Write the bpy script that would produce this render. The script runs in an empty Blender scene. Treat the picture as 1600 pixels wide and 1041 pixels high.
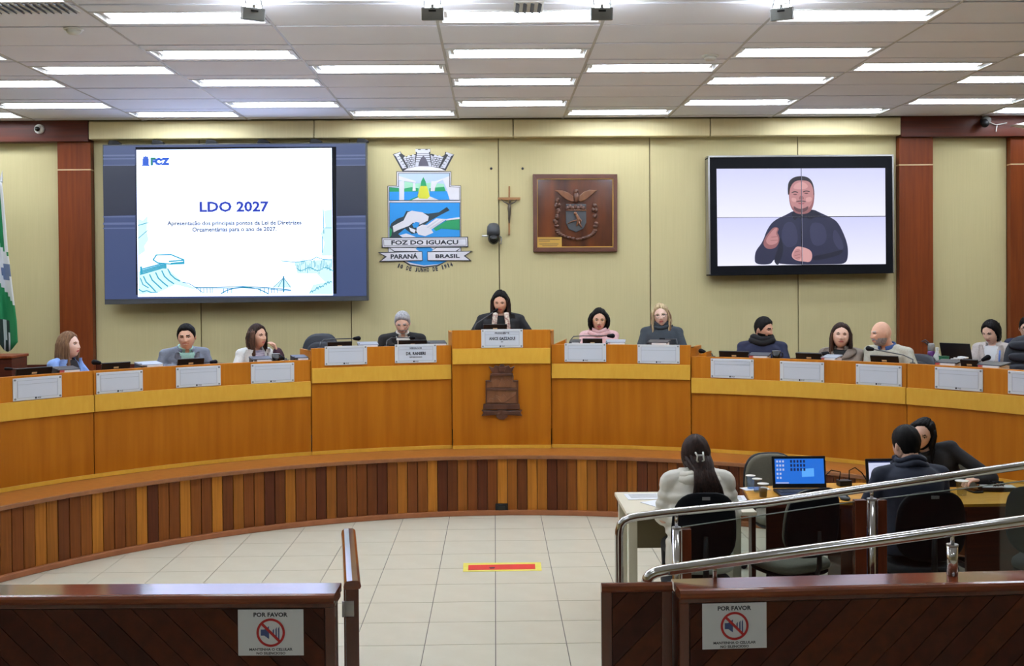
import bpy, math, random
import numpy as np
from mathutils import Vector, Matrix, Euler
random.seed(7)
SC = bpy.context.scene
COL = SC.collection
PI = math.pi

# ------------------------------------------------------------------ camera
CAM_H = 2.3
FPX = 1645.0                      # focal length in pixels of the 1600 px wide frame
YAW, PITCH, ROLL, SHY = 0.0164, 0.014, 0.0078, -0.0328
cam_data = bpy.data.cameras.new('camera')
cam = bpy.data.objects.new('camera', cam_data)
COL.objects.link(cam)
cam_data.sensor_width = 36.0
cam_data.lens = FPX / 1600 * 36
cam_data.shift_y = SHY
cam_data.clip_start = 0.05
CAM_R = Matrix.Rotation(-YAW, 3, 'Z') @ Matrix.Rotation(PI/2 - PITCH, 3, 'X') @ Matrix.Rotation(-ROLL, 3, 'Z')
cam.matrix_world = Matrix.Translation((0, 0, CAM_H)) @ CAM_R.to_4x4()
SC.camera = cam
# ------------------------------------------------------------------ world, exposure
world = bpy.data.worlds.new('world'); SC.world = world
world.use_nodes = True
world.node_tree.nodes['Background'].inputs[0].default_value = (0.6, 0.62, 0.66, 1)
world.node_tree.nodes['Background'].inputs[1].default_value = 0.05
SC.view_settings.view_transform = 'Standard'
SC.view_settings.look = 'None'
SC.view_settings.exposure = 0.0
SC.view_settings.gamma = 1.0
SC.view_settings.use_curve_mapping = False
TUBE_POWER = 42.0                 # radiance of the fluorescent tubes
TUBE_TINT = (232, 242, 255)

# ------------------------------------------------------------------ survey: photo pixel -> point of the room
def ray(px, py):
    return CAM_R @ Vector(((px - 800) / FPX, (-(py - 520.5) + SHY * 1600) / FPX, -1.0))
O0 = Vector((0, 0, CAM_H))
def at_z(px, py, z):
    d = ray(px, py); return O0 + d * ((z - CAM_H) / d.z)
def at_y(px, py, Y):
    d = ray(px, py); return O0 + d * (Y / d.y)
CX, CY = 0.05, 5.85               # centre of the curved dais
def at_r(px, py, r):
    d = ray(px, py)
    a = d.x*d.x + d.y*d.y; b = -2*(d.x*CX + d.y*CY); c = CX*CX + CY*CY - r*r
    return O0 + d * ((-b + math.sqrt(b*b - 4*a*c)) / (2*a))
def ang_of(p): return math.atan2(p.x - CX, p.y - CY)
def arc(r, a, z=0.0): return Vector((CX + r*math.sin(a), CY + r*math.cos(a), z))

# ------------------------------------------------------------------ materials
MATS = {}
def lin(c):
    def f(v): return v/12.92 if v <= 0.04045 else ((v + 0.055)/1.055)**2.4
    return tuple(f(x/255.0) for x in c)
def mat(name, rgb, rough=0.55, metal=0.0, noise=0.0, nscale=(8, 8, 8), bump=0.0, spec=0.5, coat=0.0, c2=None, detail=4.0, alpha=None, trans=0.0, sheen=0.0):
    """rgb, c2: sRGB 0-255. noise>0 mixes rgb and c2 through a stretched noise."""
    if name in MATS: return MATS[name]
    m = bpy.data.materials.new(name); m.use_nodes = True
    nt = m.node_tree; b = nt.nodes['Principled BSDF']
    c = lin(rgb)
    b.inputs['Base Color'].default_value = (*c, 1)
    b.inputs['Roughness'].default_value = rough
    b.inputs['Metallic'].default_value = metal
    b.inputs['Specular IOR Level'].default_value = spec
    b.inputs['Coat Weight'].default_value = coat
    b.inputs['Coat Roughness'].default_value = 0.08
    b.inputs['Transmission Weight'].default_value = trans
    if sheen: b.inputs['Sheen Weight'].default_value = sheen
    if noise > 0 or bump > 0:
        tc = nt.nodes.new('ShaderNodeTexCoord'); mp = nt.nodes.new('ShaderNodeMapping')
        mp.inputs['Scale'].default_value = nscale
        nz = nt.nodes.new('ShaderNodeTexNoise'); nz.inputs['Scale'].default_value = 1.0
        nz.inputs['Detail'].default_value = detail
        nt.links.new(tc.outputs['Object'], mp.inputs['Vector']); nt.links.new(mp.outputs[0], nz.inputs['Vector'])
        if noise > 0:
            rp = nt.nodes.new('ShaderNodeValToRGB')
            d = lin(c2) if c2 else tuple(x*(1-noise) for x in c)
            rp.color_ramp.elements[0].position = 0.32; rp.color_ramp.elements[0].color = (*d, 1)
            rp.color_ramp.elements[1].position = 0.68; rp.color_ramp.elements[1].color = (*c, 1)
            nt.links.new(nz.outputs['Fac'], rp.inputs[0]); nt.links.new(rp.outputs[0], b.inputs['Base Color'])
        if bump > 0:
            bp = nt.nodes.new('ShaderNodeBump'); bp.inputs['Strength'].default_value = bump; bp.inputs['Distance'].default_value = 0.004
            nt.links.new(nz.outputs['Fac'], bp.inputs['Height']); nt.links.new(bp.outputs[0], b.inputs['Normal'])
    MATS[name] = m
    return m
def emit(name, rgb, strength=1.0):
    if name in MATS: return MATS[name]
    m = bpy.data.materials.new(name); m.use_nodes = True
    b = m.node_tree.nodes['Principled BSDF']
    b.inputs['Base Color'].default_value = (0.01, 0.01, 0.01, 1); b.inputs['Roughness'].default_value = 0.35
    b.inputs['Emission Color'].default_value = (*lin(rgb), 1); b.inputs['Emission Strength'].default_value = strength
    MATS[name] = m
    return m
def glassy(name, rgb, fac=0.9, rough=0.03):
    """thin clear sheet: mostly transparent with a mirror sheen"""
    if name in MATS: return MATS[name]
    m = bpy.data.materials.new(name); m.use_nodes = True
    nt = m.node_tree; nt.nodes.remove(nt.nodes['Principled BSDF'])
    t = nt.nodes.new('ShaderNodeBsdfTransparent'); t.inputs[0].default_value = (*lin(rgb), 1)
    g = nt.nodes.new('ShaderNodeBsdfGlossy'); g.inputs['Roughness'].default_value = rough
    mx = nt.nodes.new('ShaderNodeMixShader'); mx.inputs[0].default_value = 1 - fac
    nt.links.new(t.outputs[0], mx.inputs[1]); nt.links.new(g.outputs[0], mx.inputs[2])
    nt.links.new(mx.outputs[0], nt.nodes['Material Output'].inputs['Surface'])
    MATS[name] = m
    return m

GR = (38, 38, 1.6)                # vertical grain
M_wall   = mat('beige_wall_fabric', (198, 186, 140), 0.85, noise=0.06, nscale=(90, 90, 1.5), bump=0.15)
M_fascia = mat('beige_fascia', (210, 196, 150), 0.6, noise=0.05, nscale=(60, 60, 2))
M_seam   = mat('seam_shadow_strip', (120, 108, 76), 0.8)
M_mahog  = mat('mahogany_veneer', (124, 58, 22), 0.4, spec=0.25, noise=0.2, nscale=GR, c2=(108, 48, 20))
M_mahogd = mat('dark_mahogany', (88, 36, 20), 0.4, spec=0.25, noise=0.3, nscale=(1.5, 38, 38), c2=(72, 32, 22))
M_strip  = mat('pale_inlay', (214, 186, 140), 0.5)
M_side   = mat('side_wall_paint', (196, 182, 140), 0.8)
M_up     = mat('oak_upper', (186, 115, 28), 0.42, spec=0.2, noise=0.2, nscale=GR, c2=(176, 104, 20))
M_band   = mat('oak_band', (212, 164, 62), 0.42, spec=0.2, noise=0.06, nscale=(30, 30, 8), c2=(208, 158, 56))
M_low    = mat('oak_lower', (178, 108, 20), 0.4, spec=0.2, noise=0.2, nscale=(13, 13, 0.8), c2=(162, 93, 14))
M_ledge  = mat('oak_ledge', (164, 104, 46), 0.3, noise=0.25, nscale=(14, 30, 30), c2=(146, 86, 36))
M_lip    = mat('ledge_lip', (146, 92, 54), 0.35, noise=0.2, nscale=(20, 20, 20))
M_plank  = [mat('dais_plank_%d' % i, c, 0.45, spec=0.18, noise=0.3, nscale=(55, 55, 2.2)) for i, c in enumerate(
    [(150, 88, 30), (124, 66, 26), (170, 104, 34), (92, 44, 22), (136, 76, 28), (156, 94, 32), (108, 56, 24), (184, 116, 38)])]
M_ftrim  = mat('dais_foot_trim', (160, 96, 56), 0.4, noise=0.2, nscale=(10, 10, 10))
M_tile   = mat('cream_floor_tile', (212, 207, 188), 0.28, noise=0.05, nscale=(5, 5, 5), c2=(207, 201, 181))
M_grout  = mat('dark_grout', (112, 108, 100), 0.8)
M_ceil   = mat('ceiling_panel_white', (242, 245, 254), 0.8, noise=0.03, nscale=(1.6, 1.6, 1.6), bump=0.03)
M_void   = mat('ceiling_void', (70, 68, 66), 0.9)
M_bar    = mat('ceiling_bar', (190, 189, 187), 0.5)
M_white  = mat('white_enamel', (228, 228, 226), 0.45)
M_whitep = mat('white_plastic', (220, 220, 214), 0.4)
M_paper  = mat('paper_white', (226, 228, 232), 0.7)
M_tube   = emit('fluorescent_tube', TUBE_TINT, TUBE_POWER)
M_cap    = mat('varnished_cap', (128, 62, 34), 0.13, noise=0.35, nscale=(3, 30, 30), c2=(98, 44, 26), coat=0.6)
M_part   = [mat('partition_board_%d' % i, c, 0.34, spec=0.22, noise=0.35, nscale=(18, 18, 18)) for i, c in enumerate(
    [(72, 28, 11), (80, 34, 13), (64, 24, 10), (88, 40, 14), (74, 30, 12)])]
M_partf  = mat('partition_frame', (100, 48, 28), 0.25, noise=0.3, nscale=(20, 20, 3), coat=0.3)
M_chrome = mat('chrome', (205, 203, 203), 0.12, 1.0)
M_steel  = mat('brushed_steel', (180, 180, 182), 0.3, 1.0)
M_black  = mat('black_plastic', (20, 20, 23), 0.45, spec=0.3)
M_blackm = mat('black_matte', (13, 14, 20), 0.6, spec=0.12)
M_blackg = mat('black_gloss', (10, 10, 12), 0.12)
M_leath  = mat('black_leather', (34, 38, 48), 0.45, spec=0.3, noise=0.1, nscale=(20, 20, 20), bump=0.2)
M_fabbk  = mat('charcoal_fabric', (30, 32, 36), 0.9, noise=0.2, nscale=(120, 120, 120))
M_olive  = mat('olive_grey_fabric', (104, 100, 86), 0.9, noise=0.12, nscale=(120, 120, 120))
M_grey   = mat('grey_plastic', (128, 128, 126), 0.5)
M_dgrey  = mat('dark_grey_plastic', (62, 64, 68), 0.5)
M_plate  = mat('frosted_acrylic', (220, 224, 230), 0.16, spec=0.6)
M_insert = mat('plate_insert', (214, 220, 232), 0.22)
M_rim    = mat('plate_line', (168, 174, 186), 0.3)
M_ink    = mat('ink_dark', (44, 46, 58), 0.7)
M_inkb   = mat('ink_blue', (52, 62, 110), 0.7)
M_red    = mat('sign_red', (186, 34, 36), 0.6)
M_brass  = mat('brass_plate', (196, 154, 72), 0.35, 0.4)
M_carve  = mat('carved_walnut', (92, 54, 36), 0.32, noise=0.3, nscale=(12, 12, 4), c2=(70, 38, 26), coat=0.25)
M_carvel = mat('carved_walnut_pale', (128, 82, 50), 0.34, noise=0.3, nscale=(16, 16, 4), c2=(104, 62, 38), coat=0.2)
M_glass  = glassy('rail_glass', (232, 238, 236), 0.93)
M_clear  = glassy('clear_cup', (226, 230, 232), 0.84, 0.08)
M_desk   = mat('table_top_wood', (200, 146, 50), 0.34, spec=0.3, noise=0.2, nscale=(6, 24, 24), c2=(186, 130, 40))
M_cream  = mat('cream_laminate', (216, 208, 186), 0.42)
M_taupe  = mat('taupe_panel', (112, 100, 72), 0.6)

# ------------------------------------------------------------------ mesh building
class MB:
    def __init__(s): s.v = []; s.f = []; s.m = []
    def add(s, vs, fs, mi=0):
        o = len(s.v); s.v.extend([tuple(v) for v in vs])
        for f in fs: s.f.append(tuple(i + o for i in f)); s.m.append(mi)
        return s
    def box(s, c, size, rot=None, mi=0):
        x, y, z = (k/2 for k in size); c = Vector(c)
        vs = [Vector((a, b, d)) for a in (-x, x) for b in (-y, y) for d in (-z, z)]
        if rot is not None: vs = [rot @ v for v in vs]
        return s.add([v + c for v in vs], [(0,1,3,2),(4,6,7,5),(0,4,5,1),(2,3,7,6),(0,2,6,4),(1,5,7,3)], mi)
    def span(s, a, b, mi=0):
        a, b = Vector(a), Vector(b)
        return s.box((a+b)/2, [abs(b[i]-a[i]) for i in range(3)], None, mi)
    def tube(s, path, rad, n=8, mi=0, flat=1.0, up=None):
        P = [Vector(p) for p in path]; k = len(P)
        R = rad if isinstance(rad, (list, tuple)) else [rad]*k
        t0 = (P[1]-P[0]).normalized()
        u = Vector(up) if up is not None else (Vector((0,0,1)) if abs(t0.z) < 0.9 else Vector((1,0,0)))
        vs = []; w = None
        for i in range(k):
            t = (P[min(i+1,k-1)] - P[max(i-1,0)]).normalized()
            if w is None: w = t.cross(u).normalized()
            else:
                w = (w - t*w.dot(t)).normalized()
            q = t.cross(w)
            for j in range(n):
                a = 2*PI*j/n; vs.append(P[i] + w*(math.cos(a)*R[i]) + q*(math.sin(a)*R[i]*flat))
        fs = [(i*n+j, i*n+(j+1)%n, (i+1)*n+(j+1)%n, (i+1)*n+j) for i in range(k-1) for j in range(n)]
        fs.append(tuple(range(n))[::-1]); fs.append(tuple((k-1)*n + j for j in range(n)))
        return s.add(vs, fs, mi)
    def cyl(s, p0, p1, r0, r1=None, n=16, mi=0):
        return s.tube([p0, p1], [r0, r0 if r1 is None else r1], n, mi)
    def cap(s, p0, r0, p1, r1, n=12, mi=0, flat=1.0, up=None):
        """tapered capsule with rounded ends"""
        p0, p1 = Vector(p0), Vector(p1); d = p1-p0; L = max(d.length, 1e-5); d = d/L
        path = []; R = []
        for a in (80, 55, 28): path.append(p0 - d*r0*math.sin(math.radians(a))); R.append(r0*math.cos(math.radians(a)))
        path += [p0, p1]; R += [r0, r1]
        for a in (28, 55, 80): path.append(p1 + d*r1*math.sin(math.radians(a))); R.append(r1*math.cos(math.radians(a)))
        return s.tube(path, R, n, mi, flat, up)
    def lathe(s, prof, c=(0,0,0), n=20, mi=0, rot=None):
        c = Vector(c); k = len(prof); vs = []
        for r, z in prof:
            for j in range(n):
                a = 2*PI*j/n; v = Vector((r*math.cos(a), r*math.sin(a), z))
                vs.append((rot @ v if rot is not None else v) + c)
        fs = [(i*n+j, i*n+(j+1)%n, (i+1)*n+(j+1)%n, (i+1)*n+j) for i in range(k-1) for j in range(n)]
        if prof[0][0] > 1e-6: fs.append(tuple(range(n))[::-1])
        if prof[-1][0] > 1e-6: fs.append(tuple((k-1)*n + j for j in range(n)))
        return s.add(vs, fs, mi)
    def ell(s, c, rad, n=14, k=9, rot=None, mi=0):
        c = Vector(c); vs = []
        for i in range(k+1):
            t = PI*(i+0.02)/(k+0.04)
            for j in range(n):
                a = 2*PI*j/n; v = Vector((rad[0]*math.sin(t)*math.cos(a), rad[1]*math.sin(t)*math.sin(a), rad[2]*math.cos(t)))
                vs.append((rot @ v if rot is not None else v) + c)
        fs = [(i*n+j, (i+1)*n+j, (i+1)*n+(j+1)%n, i*n+(j+1)%n) for i in range(k) for j in range(n)]
        fs.append(tuple(range(n))); fs.append(tuple(k*n+j for j in range(n))[::-1])
        return s.add(vs, fs, mi)
    def poly(s, F, pts, z0, z1, mi=0):
        """extruded outline in a frame (x right, y up, z towards the viewer)"""
        n = len(pts)
        ar = sum(pts[i][0]*pts[(i+1)%n][1] - pts[(i+1)%n][0]*pts[i][1] for i in range(n))
        if ar < 0: pts = pts[::-1]
        vs = [F @ Vector((p[0], p[1], z0)) for p in pts] + [F @ Vector((p[0], p[1], z1)) for p in pts]
        fs = [tuple(range(n))[::-1], tuple(range(n, 2*n))] + [(i, (i+1)%n, n+(i+1)%n, n+i) for i in range(n)]
        return s.add(vs, fs, mi)
    def line(s, F, pts, w, z0, z1, mi=0, closed=False):
        q = list(pts) + ([pts[0]] if closed else [])
        for (x0, y0), (x1, y1) in zip(q[:-1], q[1:]):
            L = math.hypot(x1-x0, y1-y0)
            if L < 1e-6: continue
            nx, ny = -(y1-y0)/L*w/2, (x1-x0)/L*w/2; ex, ey = (x1-x0)/L*w*0.3, (y1-y0)/L*w*0.3
            s.poly(F, [(x0+nx-ex, y0+ny-ey), (x0-nx-ex, y0-ny-ey), (x1-nx+ex, y1-ny+ey), (x1+nx+ex, y1+ny+ey)], z0, z1, mi)
        return s
    def arcbox(s, r0, r1, z0, z1, a0, a1, n=None, mi=0):
        if n is None: n = max(2, int(abs(a1-a0)/math.radians(2.2)))
        vs = []
        for i in range(n+1):
            a = a0 + (a1-a0)*i/n
            vs += [arc(r0, a, z0), arc(r1, a, z0), arc(r1, a, z1), arc(r0, a, z1)]
        fs = []
        for i in range(n):
            o = i*4; p = o+4
            fs += [(o, o+3, p+3, p), (o+1, p+1, p+2, o+2), (o+2, p+2, p+3, o+3), (o, p, p+1, o+1)]
        fs += [(0, 1, 2, 3), (4*n+3, 4*n+2, 4*n+1, 4*n)]
        return s.add(vs, fs, mi)
    def grid(s, P, mi=0, wrap=False):
        """P[i][j] points"""
        k = len(P); n = len(P[0]); vs = [p for r in P for p in r]
        nn = n if wrap else n-1
        return s.add(vs, [(i*n+j, i*n+(j+1)%n, (i+1)*n+(j+1)%n, (i+1)*n+j) for i in range(k-1) for j in range(nn)], mi)
    def xf(s, M):
        s.v = [tuple(M @ Vector(v)) for v in s.v]; return s
    def join(s, o, mi=None):
        k = len(s.v); s.v += o.v; s.f += [tuple(i+k for i in f) for f in o.f]
        s.m += (o.m if mi is None else [mi]*len(o.m)); return s

def mesh_of(name, mb, mats, smooth=False):
    me = bpy.data.meshes.new(name)
    me.from_pydata([tuple(v) for v in mb.v], [], mb.f)
    for m in (mats if isinstance(mats, (list, tuple)) else [mats]): me.materials.append(m)
    me.polygons.foreach_set('material_index', mb.m)
    if smooth: me.polygons.foreach_set('use_smooth', [True]*len(mb.f))
    me.update()
    return me
def obj(name, mb, mats, parent=None, smooth=False, bevel=0.0, loc=None, rotz=None, kind=None):
    o = bpy.data.objects.new(name, mesh_of(name, mb, mats, smooth)); COL.objects.link(o)
    if loc is not None: o.location = loc
    if rotz is not None: o.rotation_euler = (0, 0, rotz)
    if parent is not None: o.parent = parent
    if bevel:
        b = o.modifiers.new('bevel', 'BEVEL'); b.width = bevel; b.segments = 2; b.limit_method = 'ANGLE'
    if kind: o['kind'] = kind
    return o
def thing(name, label, cat, loc=(0,0,0), rotz=0.0, group=None):
    o = bpy.data.objects.new(name, None); COL.objects.link(o)
    o.empty_display_size = 0.1
    o.location = loc; o.rotation_euler = (0, 0, rotz); o['label'] = label; o['category'] = cat
    if group: o['group'] = group
    return o
def tag(o, label, cat, group=None):
    o['label'] = label; o['category'] = cat
    if group: o['group'] = group
    return o
def dup(root, loc, rotz, label=None, group=None):
    r = root.copy(); COL.objects.link(r); r.location = loc; r.rotation_euler = (0, 0, rotz)
    if label: r['label'] = label
    if group: r['group'] = group
    for ch in list(root.children):
        c = ch.copy(); COL.objects.link(c); c.parent = r
        for g in list(ch.children):
            d = g.copy(); COL.objects.link(d); d.parent = c
    return r
def frame(o, x, up):
    """4x4: local x right, y up, z towards the viewer"""
    x = Vector(x).normalized(); n = x.cross(Vector(up)).normalized(); y = n.cross(x)
    M = Matrix((x, y, n)).transposed().to_4x4(); M.translation = Vector(o); return M
def uv_on(F, px, py):
    """photo pixel -> coordinates in the plane of frame F"""
    d = ray(px, py); n = F.col[2].xyz; o = F.translation
    p = O0 + d * ((o - O0).dot(n) / d.dot(n)); q = p - o
    return (q.dot(F.col[0].xyz), q.dot(F.col[1].xyz))
_tc = {}
def text_mb(F, s, cx, cy, w, h, z0, z1, mi=0, bold=0.0, into=None):
    """lettering fitted to a w x h box centred at (cx, cy) of frame F; h None keeps the proportions"""
    key = (s, bold)
    if key not in _tc:
        cu = bpy.data.curves.new('lettering', 'FONT'); cu.body = s; cu.resolution_u = 2; cu.offset = bold
        cu.fill_mode = 'FRONT'
        t = bpy.data.objects.new('lettering_tmp', cu); COL.objects.link(t)
        dg = bpy.context.evaluated_depsgraph_get()
        me = bpy.data.meshes.new_from_object(t.evaluated_get(dg))
        _tc[key] = ([tuple(v.co) for v in me.vertices], [tuple(p.vertices) for p in me.polygons])
        bpy.data.objects.remove(t); bpy.data.meshes.remove(me); bpy.data.curves.remove(cu)
    vs, fs = _tc[key]
    x0 = min(v[0] for v in vs); x1 = max(v[0] for v in vs); y0 = min(v[1] for v in vs); y1 = max(v[1] for v in vs)
    sx = w/(x1-x0); sy = sx if h is None else h/(y1-y0)
    mb = into if into is not None else MB()
    mb.add([F @ Vector((cx + (v[0]-(x0+x1)/2)*sx, cy + (v[1]-(y0+y1)/2)*sy, z1)) for v in vs], fs, mi)
    return mb
# ================================================================== room shell
def struct(name, mb, mats, parent=None, **k):
    o = obj(name, mb, mats, parent, **k)
    if parent is None: o['kind'] = 'structure'
    return o
YW = 12.9; ZC = 4.31; XL, XR, YB = -7.6, 7.6, -4.0
I4 = Matrix.Identity(4)
# ---- floor
TP = 0.454
floor = struct('floor', MB().span((XL, 4.6, -0.15), (XR, YW+0.2, -0.006)), M_grout)
struct('rear_floor', MB().span((XL, YB, -0.15), (XR, 4.6, 0.0)), M_tile, floor)
tile_me = mesh_of('floor_tile', MB().span((0.003, 0.003, -0.02), (TP-0.003, TP-0.003, 0)), M_tile)
for i in range(-11, 14):
    for j in range(-6, 7):
        x = -0.012 + i*TP; y = 7.615 + j*TP
        if min(math.hypot(a-CX, b-CY) for a in (x, x+TP) for b in (y, y+TP)) > 4.62 and y > 5.6: continue
        if x < -4.4 or x > 5.4: continue
        o = bpy.data.objects.new('floor_tile', tile_me); COL.objects.link(o); o.parent = floor; o.location = (x, y, 0)
# ---- walls
PX = lambda px: at_y(px, 400, YW).x
wall = struct('wall_back', MB().span((XL, YW+0.03, 0), (XR, YW+0.2, ZC+0.1)), M_seam)
seams = [PX(148), PX(313), PX(548), PX(780), PX(1016), PX(1247), PX(1401)]
ZW = 1.37
def wpanel(x0, x1): struct('wall_panel', MB().span((x0+0.006, YW, ZW), (x1-0.006, YW+0.03, ZC-0.02)), M_wall, wall, bevel=0.003)
for a, b in zip(seams[:-1], seams[1:]): wpanel(a, b)
wpanel(XL, PX(97)-0.0); wpanel(PX(1453), PX(1573)); 
for a, b in ((XL, PX(97)), (seams[0], seams[2]), (seams[2], seams[4]), (seams[4], seams[6]), (PX(1453), PX(1573))):
    struct('wainscot_board', MB().span((a, YW-0.02, 0.6), (b, YW+0.03, ZW)), M_mahogd, wall, bevel=0.004)
for a, b in ((97, 148.5), (1400.5, 1453), (1573, 1640)):
    t = struct('trim_%d' % {97: 1, 1400.5: 2, 1573: 3}[a], MB().span((PX(a), YW-0.1, 0.6), (PX(b), YW, 3.72)), M_mahog, bevel=0.004)
    struct('pilaster_cap_board', MB().span((PX(a), YW-0.1, 3.735), (PX(b), YW, ZC-0.25)), M_mahog, t, bevel=0.004)
    struct('inlay_strip', MB().span((PX(a), YW-0.098, 3.72), (PX(b), YW, 3.735)), M_strip, t)
t = struct('trim_4', MB().span((XL, YW-0.16, 4.06), (PX(148), YW, ZC)), M_mahogd, bevel=0.004)
t = struct('trim_5', MB().span((PX(1401), YW-0.16, 4.06), (XR, YW, ZC)), M_mahogd, bevel=0.004)
fas = struct('trim_6', MB().span((PX(148), YW-0.13, 4.12), (PX(1401), YW, ZC)), M_seam)
fx = [PX(148), PX(496), PX(803), PX(1107), PX(1401)]
for a, b in zip(fx[:-1], fx[1:]):
    struct('fascia_board', MB().span((a+0.004, YW-0.16, 4.085), (b-0.004, YW-0.02, ZC-0.012)), M_fascia, fas, bevel=0.012)
struct('wall_left', MB().span((XL-0.2, YB, -0.1), (XL, YW+0.2, ZC+0.1)), M_side)
struct('wall_right', MB().span((XR, YB, -0.1), (XR+0.2, YW+0.2, ZC+0.1)), M_side)
struct('wall_front', MB().span((XL-0.2, YB-0.2, -0.1), (XR+0.2, YB, ZC+0.1)), M_side)
# ---- ceiling: lay-in panels, light cells left open
CP, RP, XC0, YC0 = 1.265, 0.629, -0.42, 11.95
ceil = struct('ceiling', MB().span((XL-0.2, YB-0.2, ZC+0.16), (XR+0.2, YW+0.2, ZC+0.3)), M_void)
struct('rear_ceiling', MB().span((XL, YB, ZC), (XR, YC0-9*RP-0.005, ZC+0.05)), M_ceil, ceil)
pm = {}
def cpanel(x0, x1, y0, y1):
    k = (round(x1-x0, 3), round(y1-y0, 3))
    if k not in pm:
        pm[k] = mesh_of('ceiling_panel', MB().span((-k[0]/2+0.011, -k[1]/2+0.014, 0), (k[0]/2-0.011, k[1]/2-0.014, 0.02)), M_ceil)
    o = bpy.data.objects.new('ceiling_panel', pm[k]); COL.objects.link(o); o.parent = ceil
    sag = 0.0035
    o.location = ((x0+x1)/2, (y0+y1)/2, ZC + random.uniform(-0.002, 0.002)); o.rotation_euler = (random.uniform(-sag, sag), 0, 0)
LW = 0.345
lights = []
for c in range(-6, 6):
    x0 = XC0 + c*CP; x1 = x0 + CP
    if c > -6: struct('ceiling_bar', MB().span((x0-0.011, 6.25, ZC-0.002), (x0+0.011, YW, ZC+0.02)), M_bar, ceil)
    for k in range(-2, 9):
        y1 = YC0 - k*RP; y0 = y1 - RP
        if k == -2: y0, y1 = YC0+RP, YW-0.16
        lit = (c % 2 == 0 and k in (0, 2, 4, 6)) or (c % 2 == 1 and k in (-1, 3, 7))
        if not lit: cpanel(x0, x1, y0, y1); continue
        ym = (y0+y1)/2 + 0.05
        cpanel(x0, x1, y0, ym-LW/2); cpanel(x0, x1, ym+LW/2, y1)
        lights.append((c, k, (x0+x1)/2, ym))
def ordw(n): return ['first', 'second', 'third', 'fourth', 'fifth', 'sixth', 'seventh', 'eighth', 'ninth', 'tenth', 'eleventh', 'twelfth'][n]
def light_label(c, k):
    col = 'column above the podium' if c == 0 else '%s column %s of the podium' % (ordw(abs(c)-1), 'left' if c < 0 else 'right')
    return 'lit ceiling light, %s, %s from the back wall' % (col, ordw({-1: 0, 0: 0, 2: 1, 3: 1, 4: 2, 6: 3, 7: 2}[k]))
def make_light():
    root = thing('ceiling_light', 'x', 'ceiling light', group='recessed fluorescent ceiling lights')
    L, W, D = CP-0.03, LW, 0.085
    f = MB()
    for s in (-1, 1):
        f.box((0, s*(W/2-0.009), 0.0), (L, 0.018, 0.012)); f.box((s*(L/2-0.012), 0, 0.0), (0.024, W-0.036, 0.012))
    obj('frame', f, M_white, root)
    r = MB(); w = W/2-0.018; l = L/2-0.024
    r.grid([[(-l, -w, 0), (-l, -0.1, D*0.8), (-l, 0, D), (-l, 0.1, D*0.8), (-l, w, 0)], [(l, -w, 0), (l, -0.1, D*0.8), (l, 0, D), (l, 0.1, D*0.8), (l, w, 0)]])
    for s in (-1, 1): r.add([(s*l, -w, 0), (s*l, -0.1, D*0.8), (s*l, 0, D), (s*l, 0.1, D*0.8), (s*l, w, 0)], [(0, 1, 2, 3, 4)])
    obj('reflector', r, M_white, root)
    for s in (-1, 1):
        obj('tube', MB().cyl((-l+0.05, s*0.07, 0.035), (l-0.05, s*0.07, 0.035), 0.0145, n=8), M_tube, root, smooth=True)
    for s in (-1, 1):
        obj('lamp_holder', MB().box((s*(l-0.03), 0, 0.04), (0.03, 0.2, 0.05)), M_white, root, bevel=0.006)
    return root
proto = make_light()
for i, (c, k, x, y) in enumerate(lights):
    if i == 0: proto.location = (x, y, ZC); proto['label'] = light_label(c, k)
    else: dup(proto, (x, y, ZC), 0, light_label(c, k))
for c in (-4, -1, 2):                       # the hall behind the photographer goes on with the same lights
    for j, y in enumerate((4.6, 1.0)):
        dup(proto, (XC0+(c+0.5)*CP, y, ZC-0.09), 0, 'lit ceiling light over the public seats, %s row, %s column' % (ordw(j), {-4: 'left', -1: 'middle', 2: 'right'}[c]))

# ================================================================== dais
ZD = 0.60; RD = 4.66; AD = math.radians(84)
dais = thing('dais', 'long curved dais faced with upright mixed-brown wood planks under a wooden ledge', 'platform', (CX, CY, 0))
def dobj(name, mb, m, parent=None, root=None, **k):
    """child whose mesh is written in room coordinates"""
    r = root if root is not None else dais
    o = obj(name, mb, m, parent or r, **k)
    if parent is None: o.location = -Vector(r.location)
    return o
p = MB(); n = 60
pts = [arc(RD+0.02, -AD + 2*AD*i/n) for i in range(n+1)] + [Vector((XR-0.02, arc(RD, AD).y, 0)), Vector((XR-0.02, YW-0.02, 0)), Vector((XL+0.02, YW-0.02, 0)), Vector((XL+0.02, arc(RD, AD).y, 0))]
p.poly(I4, [(q.x, q.y) for q in pts], 0.0, ZD-0.004)
M_dfl = mat('dais_floor_carpet', (92, 74, 62), 0.9, noise=0.2, nscale=(40, 40, 40))
dobj('platform', p, M_dfl)
step = 0.0999/RD; na = int(2*AD/step)
plk = {}
rnd = random.Random(21)
prev = -1
for i in range(na):
    a0 = -AD + i*step
    q = rnd.choice([0, 1, 1, 2, 3, 3, 4, 4, 5, 6, 6, 7])
    if q == prev: q = (q + 3) % 8
    prev = q
    pr = rnd.uniform(0, 0.004)
    dobj('plank', MB().arcbox(RD-0.018-pr, RD+0.02, 0.05, ZD-0.03, a0+0.0007, a0+step-0.0007, 1), M_plank[q])
dobj('ledge_board', MB().arcbox(RD-0.045, RD+0.5, ZD-0.03, ZD, -AD, AD), M_ledge, smooth=False)
dobj('ledge_lip', MB().arcbox(RD-0.06, RD-0.045, ZD-0.036, ZD-0.001, -AD, AD), M_lip, bevel=0.004)
dobj('foot_trim', MB().arcbox(RD-0.05, RD-0.004, 0.0, 0.05, -AD, AD), M_ftrim, bevel=0.008)
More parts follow.
